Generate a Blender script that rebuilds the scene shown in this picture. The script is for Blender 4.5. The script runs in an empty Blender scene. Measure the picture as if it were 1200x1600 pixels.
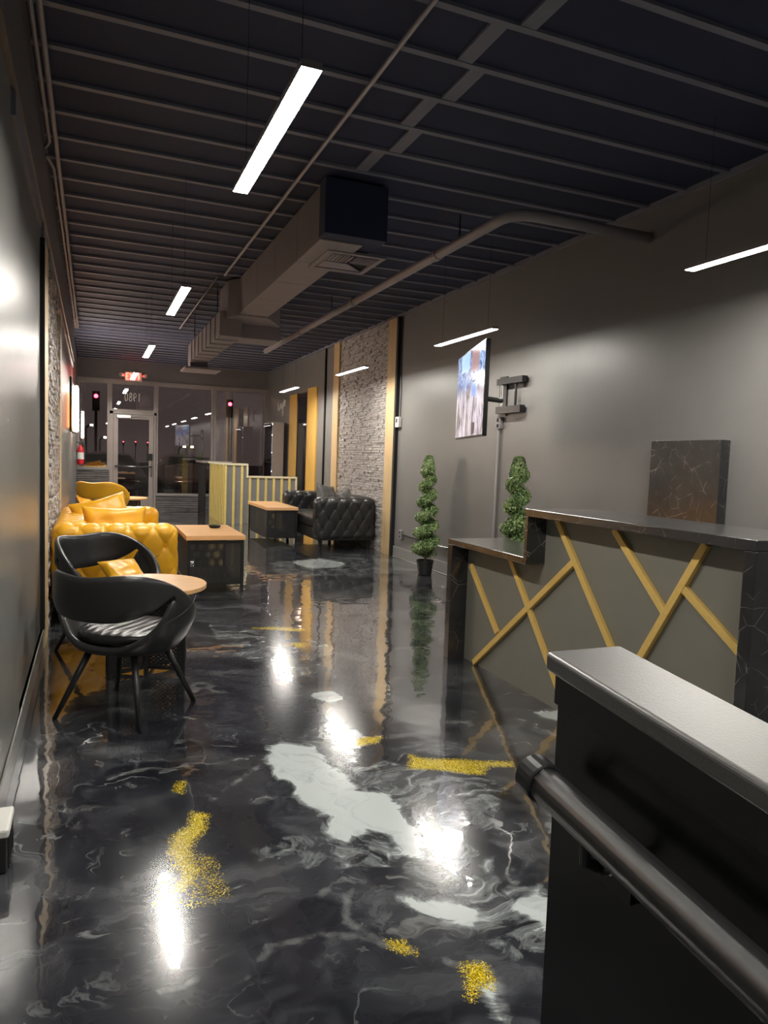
import bpy, bmesh, math, random
import numpy as np
from math import sin, cos, pi, radians as rad
from mathutils import Vector, Matrix, noise as mnoise

scene = bpy.context.scene
COL = scene.collection
random.seed(7)

# ---------------------------------------------------------------- camera
YAW, PITCH, ROLL, FPX = 0.389462, 0.0742161, 0.0356911, 1114.95
CAMH = 1.35
def cam_axes():
    cy, sy, cp, sp, cr, sr = cos(YAW), sin(YAW), cos(PITCH), sin(PITCH), cos(ROLL), sin(ROLL)
    f = Vector((sy*cp, cy*cp, -sp)); rt = Vector((cy, -sy, 0)); up = rt.cross(f)
    return rt*cr + up*sr, up*cr - rt*sr, f
cam_data = bpy.data.cameras.new('camera')
cam = bpy.data.objects.new('camera', cam_data); COL.objects.link(cam)
r_, u_, f_ = cam_axes()
m = Matrix.Identity(4)
for i in range(3):
    m[i][0] = r_[i]; m[i][1] = u_[i]; m[i][2] = -f_[i]
m[2][3] = CAMH
cam.matrix_world = m
cam_data.sensor_fit = 'VERTICAL'; cam_data.sensor_height = 24.0
cam_data.lens = 24.0*FPX/1600.0
cam_data.clip_start = 0.02; cam_data.clip_end = 300
scene.camera = cam

# ---------------------------------------------------------------- world and exposure
world = bpy.data.worlds.new('night_sky'); scene.world = world; world.use_nodes = True
world.node_tree.nodes['Background'].inputs[0].default_value = (0.068, 0.053, 0.050, 1)
world.node_tree.nodes['Background'].inputs[1].default_value = 0.8
scene.view_settings.view_transform = 'Standard'
scene.view_settings.look = 'None'
scene.view_settings.gamma = 1.0
scene.view_settings.use_curve_mapping = False
scene.view_settings.exposure = 1.5
LAMP_E = 66.0
LAMP_COL = (1.0, 0.955, 0.87)
scene.cycles.max_bounces = 10
scene.cycles.diffuse_bounces = 5
scene.cycles.transparent_max_bounces = 16

# room numbers
XL, XR, YB, YF, ZC = -0.315, 3.9, -4.0, 17.1, 3.31

# ---------------------------------------------------------------- materials
def nt(name):
    m = bpy.data.materials.new(name); m.use_nodes = True
    t = m.node_tree
    return m, t, t.nodes['Principled BSDF']
def N(t, kind, **kw):
    n = t.nodes.new(kind)
    for k, v in kw.items():
        if k in ('operation', 'blend_type', 'data_type', 'noise_dimensions', 'attribute_name', 'feature', 'distance', 'wave_type', 'bands_direction', 'musgrave_type', 'clamp', 'use_clamp'):
            setattr(n, k, v)
        else:
            n.inputs[k].default_value = v
    return n
def mathn(t, op, a=None, b=None, clamp=False):
    n = t.nodes.new('ShaderNodeMath'); n.operation = op; n.use_clamp = clamp
    for i, v in enumerate((a, b)):
        if v is None: continue
        if isinstance(v, (int, float)): n.inputs[i].default_value = v
        else: t.links.new(v, n.inputs[i])
    return n.outputs[0]
def mixc(t, fac, a, b):
    n = t.nodes.new('ShaderNodeMix'); n.data_type = 'RGBA'
    for s, v in ((n.inputs[0], fac), (n.inputs[6], a), (n.inputs[7], b)):
        if isinstance(v, (int, float)): s.default_value = v
        elif isinstance(v, tuple): s.default_value = (*v, 1) if len(v) == 3 else v
        else: t.links.new(v, s)
    return n.outputs[2]
def ramp(t, val, stops):
    n = t.nodes.new('ShaderNodeValToRGB'); e = n.color_ramp.elements
    while len(e) < len(stops): e.new(0.5)
    for el, (p, c) in zip(e, stops):
        el.position = p; el.color = (*c, 1) if isinstance(c, tuple) else (c, c, c, 1)
    t.links.new(val, n.inputs[0]); return n.outputs[0]
def coords(t, scale=(1, 1, 1), kind='Object'):
    tc = t.nodes.new('ShaderNodeTexCoord'); mp = t.nodes.new('ShaderNodeMapping')
    mp.inputs['Scale'].default_value = scale
    t.links.new(tc.outputs[kind], mp.inputs[0]); return mp.outputs[0]
def noise(t, vec, scale, detail=3, rough=0.5, dist=0.0):
    n = t.nodes.new('ShaderNodeTexNoise'); n.inputs['Scale'].default_value = scale
    n.inputs['Detail'].default_value = detail; n.inputs['Roughness'].default_value = rough
    n.inputs['Distortion'].default_value = dist
    t.links.new(vec, n.inputs['Vector']); return n.outputs[0]
def bump(t, b, h, strength=0.3, dist=0.01):
    n = t.nodes.new('ShaderNodeBump'); n.inputs['Strength'].default_value = strength
    n.inputs['Distance'].default_value = dist
    t.links.new(h, n.inputs['Height']); t.links.new(n.outputs[0], b.inputs['Normal'])
def simple(name, col, rough=0.5, metal=0.0, var=0.12, scale=8.0, bmp=0.0, bscale=80.0, sc3=(1, 1, 1), coat=0.0, spec=0.5):
    m, t, b = nt(name)
    v = coords(t, sc3)
    n = noise(t, v, scale, 4)
    a = tuple(c*(1-var) for c in col); c2 = tuple(min(1, c*(1+var)) for c in col)
    t.links.new(mixc(t, n, a, c2), b.inputs['Base Color'])
    b.inputs['Roughness'].default_value = rough; b.inputs['Metallic'].default_value = metal
    b.inputs['Specular IOR Level'].default_value = spec
    if coat: b.inputs['Coat Weight'].default_value = coat; b.inputs['Coat Roughness'].default_value = 0.1
    if bmp: bump(t, b, noise(t, v, bscale, 3), bmp, 0.004)
    return m
def emit(name, col, strength):
    m, t, b = nt(name)
    b.inputs['Base Color'].default_value = (*col, 1)
    b.inputs['Emission Color'].default_value = (*col, 1)
    b.inputs['Emission Strength'].default_value = strength
    return m
def wood(name, c1, c2, axis='z', rough=0.45):
    m, t, b = nt(name)
    sc = {'z': (14, 14, 0.9), 'x': (0.9, 14, 14), 'y': (14, 0.9, 14)}[axis]
    v = coords(t, sc)
    n = noise(t, v, 2.2, 6, 0.6, 0.6)
    col = ramp(t, n, [(0.25, c1), (0.5, c2), (0.75, tuple(x*0.8 for x in c1))])
    t.links.new(col, b.inputs['Base Color']); b.inputs['Roughness'].default_value = rough
    bump(t, b, n, 0.15, 0.002)
    return m
def marble(name):
    m, t, b = nt(name)
    v = coords(t)
    w = N(t, 'ShaderNodeTexNoise', Scale=3.0, Detail=3.0)
    t.links.new(v, w.inputs['Vector'])
    vm = N(t, 'ShaderNodeVectorMath', operation='MULTIPLY_ADD')
    vm.inputs[1].default_value = (0.07, 0.07, 0.07)
    t.links.new(w.outputs[1], vm.inputs[0]); t.links.new(v, vm.inputs[2])
    facs = []
    for sc, wd in ((3.6, 0.006), (8.5, 0.011)):
        vo = t.nodes.new('ShaderNodeTexVoronoi'); vo.feature = 'DISTANCE_TO_EDGE'; vo.inputs['Scale'].default_value = sc
        t.links.new(vm.outputs[0], vo.inputs['Vector'])
        line = mathn(t, 'SUBTRACT', 1.0, mathn(t, 'DIVIDE', vo.outputs['Distance'], wd), True)
        brk = ramp(t, noise(t, v, sc*1.3, 2), [(0.47, 0.0), (0.62, 1.0)])
        facs.append(mathn(t, 'MULTIPLY', line, brk))
    f = mathn(t, 'MAXIMUM', facs[0], facs[1], True)
    cloud = ramp(t, noise(t, v, 6, 5, 0.6), [(0.3, (0.011, 0.011, 0.013)), (0.75, (0.035, 0.033, 0.034))])
    t.links.new(mixc(t, mathn(t, 'MULTIPLY', f, 0.8), cloud, (0.42, 0.40, 0.38)), b.inputs['Base Color'])
    b.inputs['Roughness'].default_value = 0.3
    b.inputs['Coat Weight'].default_value = 0.8; b.inputs['Coat Roughness'].default_value = 0.16; b.inputs['Coat IOR'].default_value = 1.7
    return m
def mesh_metal(name):
    m, t, b = nt(name)
    v = coords(t)
    sp = t.nodes.new('ShaderNodeSeparateXYZ'); t.links.new(v, sp.inputs[0])
    P = 0.0135
    h = mathn(t, 'ADD', sp.outputs[0], sp.outputs[1])
    u = mathn(t, 'DIVIDE', h, P); w = mathn(t, 'DIVIDE', sp.outputs[2], P*0.87)
    row = mathn(t, 'FLOOR', w)
    u2 = mathn(t, 'ADD', u, mathn(t, 'MULTIPLY', row, 0.5))
    fu = mathn(t, 'SUBTRACT', mathn(t, 'FRACT', u2), 0.5); fw = mathn(t, 'SUBTRACT', mathn(t, 'FRACT', w), 0.5)
    d = mathn(t, 'ADD', mathn(t, 'MULTIPLY', fu, fu), mathn(t, 'MULTIPLY', fw, fw))
    solid = mathn(t, 'GREATER_THAN', d, 0.12)
    b.inputs['Base Color'].default_value = (0.02, 0.02, 0.021, 1); b.inputs['Roughness'].default_value = 0.45
    t.links.new(solid, b.inputs['Alpha'])
    return m
def wallpaint(name, col, rough=0.38):
    m, t, b = nt(name)
    v = coords(t)
    big = noise(t, v, 1.1, 4, 0.55)
    t.links.new(mixc(t, big, tuple(c*0.86 for c in col), tuple(c*1.14 for c in col)), b.inputs['Base Color'])
    b.inputs['Roughness'].default_value = rough
    bump(t, b, mathn(t, 'ADD', noise(t, v, 130, 3), mathn(t, 'MULTIPLY', noise(t, coords(t, (1, 1, 0.25)), 14, 3), 0.8)), 0.35, 0.003)
    return m
def leather(name, col, rough=0.36, var=0.12):
    m, t, b = nt(name)
    v = coords(t)
    t.links.new(mixc(t, noise(t, v, 7, 4), tuple(c*(1-var) for c in col), tuple(min(1, c*(1+var)) for c in col)), b.inputs['Base Color'])
    b.inputs['Roughness'].default_value = rough
    vo = t.nodes.new('ShaderNodeTexVoronoi'); vo.inputs['Scale'].default_value = 260
    t.links.new(v, vo.inputs['Vector'])
    h = mathn(t, 'ADD', mathn(t, 'MULTIPLY', vo.outputs[0], 0.4), mathn(t, 'MULTIPLY', noise(t, v, 22, 4), 1.0))
    bump(t, b, h, 0.22, 0.004)
    return m

M = {}
M['wall'] = wallpaint('dark_grey_wall_paint', (0.188, 0.182, 0.177))
M['wallL'] = wallpaint('dark_grey_satin_wall_paint', (0.185, 0.187, 0.18), 0.30)
M['front'] = simple('front_wall_grey', (0.15, 0.132, 0.13), 0.5, bmp=0.2)
M['ceiling'] = simple('navy_ceiling', (0.022, 0.029, 0.066), 0.8, scale=1.2, var=0.2)
M['joist'] = simple('lit_joist_grey', (0.185, 0.187, 0.23), 0.6)  # paler than the deck: light on the joist bottoms is put into this colour
M['base'] = simple('grey_baseboard_paint', (0.24, 0.24, 0.23), 0.35)
M['duct'] = simple('duct_sheet_metal_paint', (0.22, 0.195, 0.21), 0.55, bmp=0.05)
M['pipe'] = simple('grey_pipe_paint', (0.27, 0.25, 0.26), 0.5)
M['black'] = simple('black_metal', (0.014, 0.014, 0.015), 0.38)
M['blackgloss'] = simple('black_gloss_paint', (0.012, 0.012, 0.013), 0.22)
M['matte'] = simple('matte_black', (0.010, 0.010, 0.011), 0.7)
M['oak'] = wood('light_oak', (0.47, 0.31, 0.15), (0.62, 0.45, 0.24), 'z')
M['oakL'] = wood('pale_oak', (0.55, 0.40, 0.22), (0.68, 0.53, 0.32), 'z')
M['amber'] = wood('amber_wood', (0.62, 0.34, 0.06), (0.74, 0.45, 0.11), 'z', 0.35)
M['top'] = wood('beech_top', (0.66, 0.36, 0.15), (0.74, 0.43, 0.20), 'x', 0.35)
M['marble'] = marble('black_veined_marble')
M['mesh'] = mesh_metal('perforated_black_metal')
M['deskpanel'] = simple('desk_grey_panel', (0.185, 0.178, 0.150), 0.42, var=0.06)
M['gold'] = simple('brushed_gold_strip', (0.74, 0.50, 0.15), 0.40, 0.15, scale=60, bmp=0.1, bscale=200)
M['yellowslat'] = simple('yellow_gold_slat', (0.62, 0.50, 0.16), 0.45, var=0.15)
M['cream'] = simple('cream_edge_trim', (0.62, 0.58, 0.42), 0.5)
M['counterpanel'] = simple('slate_counter_panel', (0.19, 0.195, 0.20), 0.5)
M['bleather'] = leather('black_leather', (0.020, 0.020, 0.021), 0.30)
M['yleather'] = leather('yellow_leather', (0.80, 0.40, 0.014), 0.36, 0.08)
M['pewter'] = leather('pewter_cushion', (0.13, 0.128, 0.12), 0.4, 0.35)
M['chrome'] = simple('brushed_chrome', (0.5, 0.5, 0.5), 0.25, 1.0)
M['alu'] = simple('window_frame_grey', (0.30, 0.265, 0.25), 0.4, 0.2)
M['white'] = simple('white_plastic', (0.75, 0.74, 0.70), 0.4, var=0.04)
M['red'] = simple('red_enamel', (0.55, 0.02, 0.03), 0.3)
M['lamp'] = emit('lamp_diffuser', LAMP_COL, LAMP_E)
M['asphalt'] = simple('asphalt', (0.035, 0.033, 0.033), 0.85, bmp=0.3)
M['carpaint'] = simple('dark_car_paint', (0.035, 0.033, 0.033), 0.2, coat=0.8)
M['carglass'] = simple('car_glass', (0.01, 0.01, 0.012), 0.05)
M['bronze'] = simple('bronze_car_paint', (0.13, 0.085, 0.06), 0.25, coat=0.8)
M['pot'] = simple('black_plastic_pot', (0.012, 0.012, 0.012), 0.45)
M['stem'] = simple('brown_stem', (0.08, 0.05, 0.03), 0.8)
M['tileslate'] = simple('dark_slate', (0.15, 0.14, 0.14), 0.45, var=0.5, scale=10, bmp=0.4, bscale=40)

def stone_mat(name, lo, hi):
    m, t, b = nt(name)
    v = coords(t, (9, 5, 38))
    n = noise(t, v, 1.4, 5, 0.75)
    n2 = noise(t, coords(t, (1, .35, 1)), 55, 4, 0.7)
    col = ramp(t, mathn(t, 'ADD', mathn(t, 'MULTIPLY', n, 0.55), mathn(t, 'MULTIPLY', n2, 0.45)), [(0.36, lo), (0.62, hi)])
    t.links.new(col, b.inputs['Base Color']); b.inputs['Roughness'].default_value = 0.6
    bump(t, b, n2, 0.8, 0.012)
    return m
M['stone'] = stone_mat('ledger_stone', (0.08, 0.075, 0.072), (0.66, 0.61, 0.58))

def foliage_mat():
    m, t, b = nt('boxwood_leaf')
    oi = coords(t)
    n = noise(t, oi, 60, 2)
    n2 = noise(t, oi, 12, 2)
    c = ramp(t, mathn(t, 'ADD', mathn(t, 'MULTIPLY', n, 0.7), mathn(t, 'MULTIPLY', n2, 0.3)), [(0.38, (0.055, 0.105, 0.03)), (0.50, (0.17, 0.28, 0.085)), (0.62, (0.46, 0.58, 0.26))])
    t.links.new(c, b.inputs['Base Color']); b.inputs['Roughness'].default_value = 0.4
    return m
M['leaf'] = foliage_mat()

def glass_mat():
    m = bpy.data.materials.new('window_glass'); m.use_nodes = True
    t = m.node_tree; t.nodes.clear()
    o = t.nodes.new('ShaderNodeOutputMaterial'); mx = t.nodes.new('ShaderNodeMixShader')
    tr = t.nodes.new('ShaderNodeBsdfTransparent'); gl = t.nodes.new('ShaderNodeBsdfGlossy')
    tr.inputs[0].default_value = (0.62, 0.60, 0.60, 1); gl.inputs['Roughness'].default_value = 0.01
    gl.inputs[0].default_value = (1, 1, 1, 1)
    fr = t.nodes.new('ShaderNodeFresnel'); fr.inputs[0].default_value = 1.75
    n = noise(t, coords(t), 3, 2)
    f = mathn(t, 'ADD', mathn(t, 'MULTIPLY', fr.outputs[0], 1.6), mathn(t, 'MULTIPLY', n, 0.04), True)
    t.links.new(f, mx.inputs[0]); t.links.new(tr.outputs[0], mx.inputs[1]); t.links.new(gl.outputs[0], mx.inputs[2])
    t.links.new(mx.outputs[0], o.inputs[0]); return m
M['glass'] = glass_mat()
M['cabglass'] = glass_mat(); M['cabglass'].name = 'clear_cabinet_glass'
for _n in M['cabglass'].node_tree.nodes:
    if _n.type == 'FRESNEL': _n.inputs[0].default_value = 1.15
    if _n.type == 'BSDF_TRANSPARENT': _n.inputs[0].default_value = (.95, .95, .95, 1)

def floor_mat():
    m, t, b = nt('metallic_epoxy_floor')
    v = coords(t)
    def attr(n):
        a = t.nodes.new('ShaderNodeAttribute'); a.attribute_name = n; return a.outputs['Fac']
    # warped coordinates for the marbling
    w = N(t, 'ShaderNodeTexNoise', Scale=1.3, Detail=4.0, Roughness=0.55); t.links.new(v, w.inputs['Vector'])
    sub = N(t, 'ShaderNodeVectorMath', operation='SUBTRACT'); sub.inputs[1].default_value = (.5, .5, .5)
    t.links.new(w.outputs[1], sub.inputs[0])
    vm = N(t, 'ShaderNodeVectorMath', operation='MULTIPLY_ADD'); vm.inputs[1].default_value = (1.5, 1.1, 0)
    t.links.new(sub.outputs[0], vm.inputs[0]); t.links.new(v, vm.inputs[2])
    wv = vm.outputs[0]
    mpp = t.nodes.new('ShaderNodeMapping'); mpp.inputs['Scale'].default_value = (1, 1.5, 1); mpp.inputs['Rotation'].default_value = (0, 0, 0.5)
    t.links.new(wv, mpp.inputs[0])
    cl = noise(t, mpp.outputs[0], 2.0, 7, 0.62, 0.8)
    base = ramp(t, cl, [(0.30, (0.009, 0.0098, 0.0135)), (0.46, (0.021, 0.0225, 0.029)), (0.56, (0.048, 0.051, 0.059)), (0.70, (0.13, 0.135, 0.145))])
    # thin veins where warped noise crosses one half
    n1 = noise(t, mpp.outputs[0], 1.7, 6, 0.6, 0.4)
    vein = mathn(t, 'SUBTRACT', 1.0, mathn(t, 'MULTIPLY', mathn(t, 'ABSOLUTE', mathn(t, 'SUBTRACT', n1, 0.5)), 70), True)
    brk = ramp(t, noise(t, v, 2.6, 3), [(0.52, 0.0), (0.68, 1.0)])
    vein = mathn(t, 'MULTIPLY', vein, brk)
    base = mixc(t, mathn(t, 'MULTIPLY', vein, 0.45), base, (0.42, 0.44, 0.45))
    # scattered pale smears
    sm = noise(t, mpp.outputs[0], 3.2, 5, 0.55, 1.2)
    smf = ramp(t, sm, [(0.62, 0.0), (0.68, 0.5), (0.8, 1.0)])
    base = mixc(t, mathn(t, 'MULTIPLY', smf, 0.6), base, (0.45, 0.46, 0.45))
    fine = mathn(t, 'SUBTRACT', noise(t, mpp.outputs[0], 8, 7, 0.7, 0.35), 0.5)
    # wisps and the white pour: signed distances stored on the mesh, edges broken by noise
    wisp = mathn(t, 'ADD', attr('wisp'), mathn(t, 'MULTIPLY', fine, 0.05))
    wf = ramp(t, mathn(t, 'ADD', mathn(t, 'MULTIPLY', wisp, 8.0), 0.5), [(0.35, 0.0), (0.62, 1.0)])
    base = mixc(t, mathn(t, 'MULTIPLY', mathn(t, 'MULTIPLY', wf, ramp(t, noise(t, v, 11, 3), [(0.42, 0.0), (0.62, 1.0)])), 0.6), base, (0.50, 0.52, 0.52))
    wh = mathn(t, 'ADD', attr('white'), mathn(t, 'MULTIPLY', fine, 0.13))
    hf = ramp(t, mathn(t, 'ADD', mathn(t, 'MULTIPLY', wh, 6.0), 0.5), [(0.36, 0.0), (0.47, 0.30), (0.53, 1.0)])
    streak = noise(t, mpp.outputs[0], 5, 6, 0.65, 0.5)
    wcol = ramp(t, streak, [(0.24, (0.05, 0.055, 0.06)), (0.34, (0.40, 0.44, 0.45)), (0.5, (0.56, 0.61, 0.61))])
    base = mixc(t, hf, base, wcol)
    # gold glitter
    spk = N(t, 'ShaderNodeTexVoronoi', Scale=330.0); t.links.new(v, spk.inputs['Vector'])
    sepc = t.nodes.new('ShaderNodeSeparateColor'); t.links.new(spk.outputs['Color'], sepc.inputs[0])
    gd = mathn(t, 'ADD', attr('gold'), mathn(t, 'MULTIPLY', fine, 0.04))
    gd = mathn(t, 'ADD', gd, mathn(t, 'MULTIPLY', mathn(t, 'SUBTRACT', sepc.outputs[0], 0.6), 0.035))
    gf = mathn(t, 'GREATER_THAN', gd, 0.0)
    gcol = ramp(t, sepc.outputs[1], [(0.0, (0.16, 0.10, 0.0)), (0.5, (0.50, 0.36, 0.004)), (0.85, (0.80, 0.62, 0.02)), (1.0, (1.0, 0.9, 0.35))])
    base = mixc(t, gf, base, gcol)
    t.links.new(base, b.inputs['Base Color'])
    b.inputs['Roughness'].default_value = 0.16
    b.inputs['Coat Weight'].default_value = 1.0; b.inputs['Coat Roughness'].default_value = 0.015; b.inputs['Coat IOR'].default_value = 1.75
    b.inputs['Specular IOR Level'].default_value = 0.35
    # slow undulation of the poured surface
    mw = t.nodes.new('ShaderNodeMapping'); t.links.new(v, mw.inputs[0])
    h = mathn(t, 'ADD', noise(t, mw.outputs[0], 4.5, 2, 0.45), mathn(t, 'MULTIPLY', noise(t, mw.outputs[0], 17, 1), 0.10))
    bn = t.nodes.new('ShaderNodeBump'); bn.inputs['Strength'].default_value = 0.30; bn.inputs['Distance'].default_value = 0.010
    t.links.new(h, bn.inputs['Height'])
    t.links.new(bn.outputs[0], b.inputs['Coat Normal'])
    return m
M['floor'] = floor_mat()

# ---------------------------------------------------------------- mesh helpers
class MB:
    def __init__(s): s.v = []; s.f = []
    def add(s, vs, fs):
        o = len(s.v); s.v += [tuple(p) for p in vs]; s.f += [tuple(i+o for i in f) for f in fs]; return s
    def box(s, a, b, mat=None):
        x0, y0, z0 = a; x1, y1, z1 = b
        vs = [(x0, y0, z0), (x1, y0, z0), (x1, y1, z0), (x0, y1, z0), (x0, y0, z1), (x1, y0, z1), (x1, y1, z1), (x0, y1, z1)]
        if mat is not None: vs = [tuple(mat @ Vector(p)) for p in vs]
        return s.add(vs, [(3, 2, 1, 0), (4, 5, 6, 7), (0, 1, 5, 4), (1, 2, 6, 5), (2, 3, 7, 6), (3, 0, 4, 7)])
    def tube(s, pts, r, n=10, caps=True):
        pts = [Vector(p) for p in pts]; rr = r if isinstance(r, (list, tuple)) else [r]*len(pts)
        vs = []; ref = None
        for i, p in enumerate(pts):
            d = (pts[min(i+1, len(pts)-1)] - pts[max(i-1, 0)]).normalized()
            if ref is None:
                ref = Vector((0, 0, 1)) if abs(d.z) < 0.9 else Vector((1, 0, 0))
            a = d.cross(ref).normalized(); bb = a.cross(d).normalized(); ref = bb
            for k in range(n):
                t = 2*pi*k/n; vs.append(p + a*cos(t)*rr[i] + bb*sin(t)*rr[i])
        fs = []
        for i in range(len(pts)-1):
            for k in range(n):
                fs.append((i*n+k, i*n+(k+1) % n, (i+1)*n+(k+1) % n, (i+1)*n+k))
        if caps:
            fs.append(tuple(range(n))[::-1]); fs.append(tuple((len(pts)-1)*n+k for k in range(n)))
        return s.add(vs, fs)
    def lathe(s, prof, n=32, c=(0, 0)):
        vs = []
        for r, z in prof:
            for k in range(n):
                t = 2*pi*k/n; vs.append((c[0]+r*cos(t), c[1]+r*sin(t), z))
        fs = []
        for i in range(len(prof)-1):
            for k in range(n): fs.append((i*n+k, i*n+(k+1) % n, (i+1)*n+(k+1) % n, (i+1)*n+k))
        fs.append(tuple(range(n))[::-1]); fs.append(tuple((len(prof)-1)*n+k for k in range(n)))
        return s.add(vs, fs)
    def prism(s, poly, axis, a, b):
        def P(u, v, w): return {'x': (w, u, v), 'y': (u, w, v), 'z': (u, v, w)}[axis]
        n = len(poly)
        vs = [P(u, v, a) for u, v in poly] + [P(u, v, b) for u, v in poly]
        return s.add(vs, [tuple(range(n))[::-1], tuple(range(n, 2*n))] + [(i, (i+1) % n, (i+1) % n + n, i+n) for i in range(n)])
def link(name, mb, mat, parent=None, loc=None, rotz=None, smooth=False, bevel=0, seg=2, label=None, subsurf=0, fixn=True, weld=False):
    me = bpy.data.meshes.new(name); me.from_pydata(mb.v, [], mb.f)
    if fixn or weld:
        bm = bmesh.new(); bm.from_mesh(me)
        if weld: bmesh.ops.remove_doubles(bm, verts=bm.verts, dist=1e-5); bmesh.ops.dissolve_degenerate(bm, dist=1e-6, edges=bm.edges)
        if fixn: bmesh.ops.recalc_face_normals(bm, faces=bm.faces)
        bm.to_mesh(me); bm.free()
    me.materials.append(mat); me.update()
    o = bpy.data.objects.new(name, me); COL.objects.link(o)
    if parent: o.parent = parent
    if loc: o.location = loc
    if rotz: o.rotation_euler = (0, 0, rotz)
    if bevel:
        md = o.modifiers.new('bevel', 'BEVEL'); md.width = bevel; md.segments = seg; md.limit_method = 'ANGLE'; md.angle_limit = 0.6
    if subsurf:
        md = o.modifiers.new('sub', 'SUBSURF'); md.levels = subsurf; md.render_levels = subsurf
    if smooth or subsurf:
        for p in me.polygons: p.use_smooth = True
    if label: o['label'] = label
    return o
def thing(name, label, cat, loc=(0, 0, 0), rotz=0, group=None):
    o = bpy.data.objects.new(name, None); COL.objects.link(o); o.empty_display_size = 0.1
    o.location = loc; o.rotation_euler = (0, 0, rotz)
    o['label'] = label; o['category'] = cat
    if group: o['group'] = group
    return o
def tag(o, label, cat, group=None):
    o['label'] = label; o['category'] = cat
    if group: o['group'] = group
    return o
def struct(o): o['kind'] = 'structure'; return o
def dup(root, loc, rotz=None, label=None, group=None, cat=None):
    def cp(o, par):
        c = o.copy(); COL.objects.link(c); c.parent = par
        for ch in list(o.children): cp(ch, c)
        return c
    c = cp(root, None); c.location = loc
    if rotz is not None: c.rotation_euler = (0, 0, rotz)
    if label: c['label'] = label
    if group: c['group'] = group
    return c
def B(a, b): return MB().box(a, b)

# ================================================================ STRUCTURE
# ---- floor
PW = {
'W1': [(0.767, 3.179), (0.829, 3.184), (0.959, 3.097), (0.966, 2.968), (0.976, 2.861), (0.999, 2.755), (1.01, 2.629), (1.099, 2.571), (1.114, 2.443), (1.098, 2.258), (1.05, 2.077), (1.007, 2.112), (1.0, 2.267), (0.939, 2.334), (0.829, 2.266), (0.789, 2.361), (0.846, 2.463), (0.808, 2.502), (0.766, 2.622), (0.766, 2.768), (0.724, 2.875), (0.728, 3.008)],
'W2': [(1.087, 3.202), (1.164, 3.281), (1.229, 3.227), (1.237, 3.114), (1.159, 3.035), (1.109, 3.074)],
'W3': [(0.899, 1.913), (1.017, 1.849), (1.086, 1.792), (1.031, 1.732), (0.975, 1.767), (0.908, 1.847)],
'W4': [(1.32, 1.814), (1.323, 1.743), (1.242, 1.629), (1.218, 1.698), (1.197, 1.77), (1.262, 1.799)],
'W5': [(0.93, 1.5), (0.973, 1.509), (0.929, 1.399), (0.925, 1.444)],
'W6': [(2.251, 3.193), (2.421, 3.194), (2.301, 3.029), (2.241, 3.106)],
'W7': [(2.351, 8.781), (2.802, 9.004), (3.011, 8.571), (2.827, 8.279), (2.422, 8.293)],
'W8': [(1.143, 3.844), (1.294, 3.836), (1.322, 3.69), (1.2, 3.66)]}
PG = {
'G1': [(0.354, 2.661), (0.408, 2.623), (0.385, 2.518), (0.338, 2.443), (0.315, 2.346), (0.334, 2.261), (0.307, 2.204), (0.262, 2.159), (0.23, 2.12), (0.219, 2.157), (0.263, 2.248), (0.243, 2.411), (0.269, 2.511), (0.33, 2.56)],
'G2': [(1.359, 2.896), (1.395, 2.834), (1.56, 2.774), (1.772, 2.679), (1.742, 2.632), (1.645, 2.662), (1.571, 2.592), (1.445, 2.678), (1.37, 2.715), (1.289, 2.761)],
'G3': [(1.201, 3.15), (1.32, 3.13), (1.267, 3.064), (1.144, 3.039), (1.156, 3.099)],
'G4': [(0.774, 1.749), (0.816, 1.734), (0.837, 1.671), (0.796, 1.686), (0.773, 1.713)],
'G5': [(0.924, 1.601), (0.988, 1.584), (0.982, 1.517), (0.955, 1.484), (0.943, 1.507), (0.893, 1.467), (0.883, 1.482), (0.906, 1.532)],
'G6': [(0.324, 2.928), (0.362, 2.928), (0.337, 2.818), (0.309, 2.856)],
'G7': [(1.117, 5.46), (1.343, 5.448), (1.554, 5.31), (1.494, 5.24), (1.271, 5.358)],
'G8': [(1.34, 4.945), (1.443, 4.919), (1.391, 4.788), (1.326, 4.805)]}
PL = [[(0.382, 1.73), (0.456, 1.832), (0.602, 1.831), (0.705, 1.796), (0.763, 1.747), (0.843, 1.664), (0.924, 1.593)], [(0.751, 2.009), (0.691, 1.866), (0.76, 1.739)], [(0.806, 2.582), (0.999, 2.755), (1.215, 2.854), (1.297, 2.759)], [(0.531, 2.253), (0.637, 2.321), (0.776, 2.319), (0.92, 2.317)], [(0.656, 2.007), (0.714, 2.057), (0.771, 2.067)], [(1.048, 2.098), (1.196, 2.008), (1.304, 1.939)], [(1.021, 2.38), (1.228, 2.364), (1.485, 2.417), (1.6, 2.408)], [(1.086, 1.792), (1.104, 1.692), (1.153, 1.602), (1.221, 1.606)], [(0.969, 1.585), (0.995, 1.513), (0.952, 1.413)], [(0.436, 2.73), (0.661, 2.961), (0.743, 3.074)], [(0.163, 1.761), (0.226, 1.762), (0.316, 1.828)], [(1.149, 2.555), (1.416, 2.622), (1.539, 2.458)], [(1.127, 2.505), (1.27, 2.392), (1.419, 2.354)], [(1.234, 2.617), (1.36, 2.457), (1.6, 2.456)]]
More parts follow.
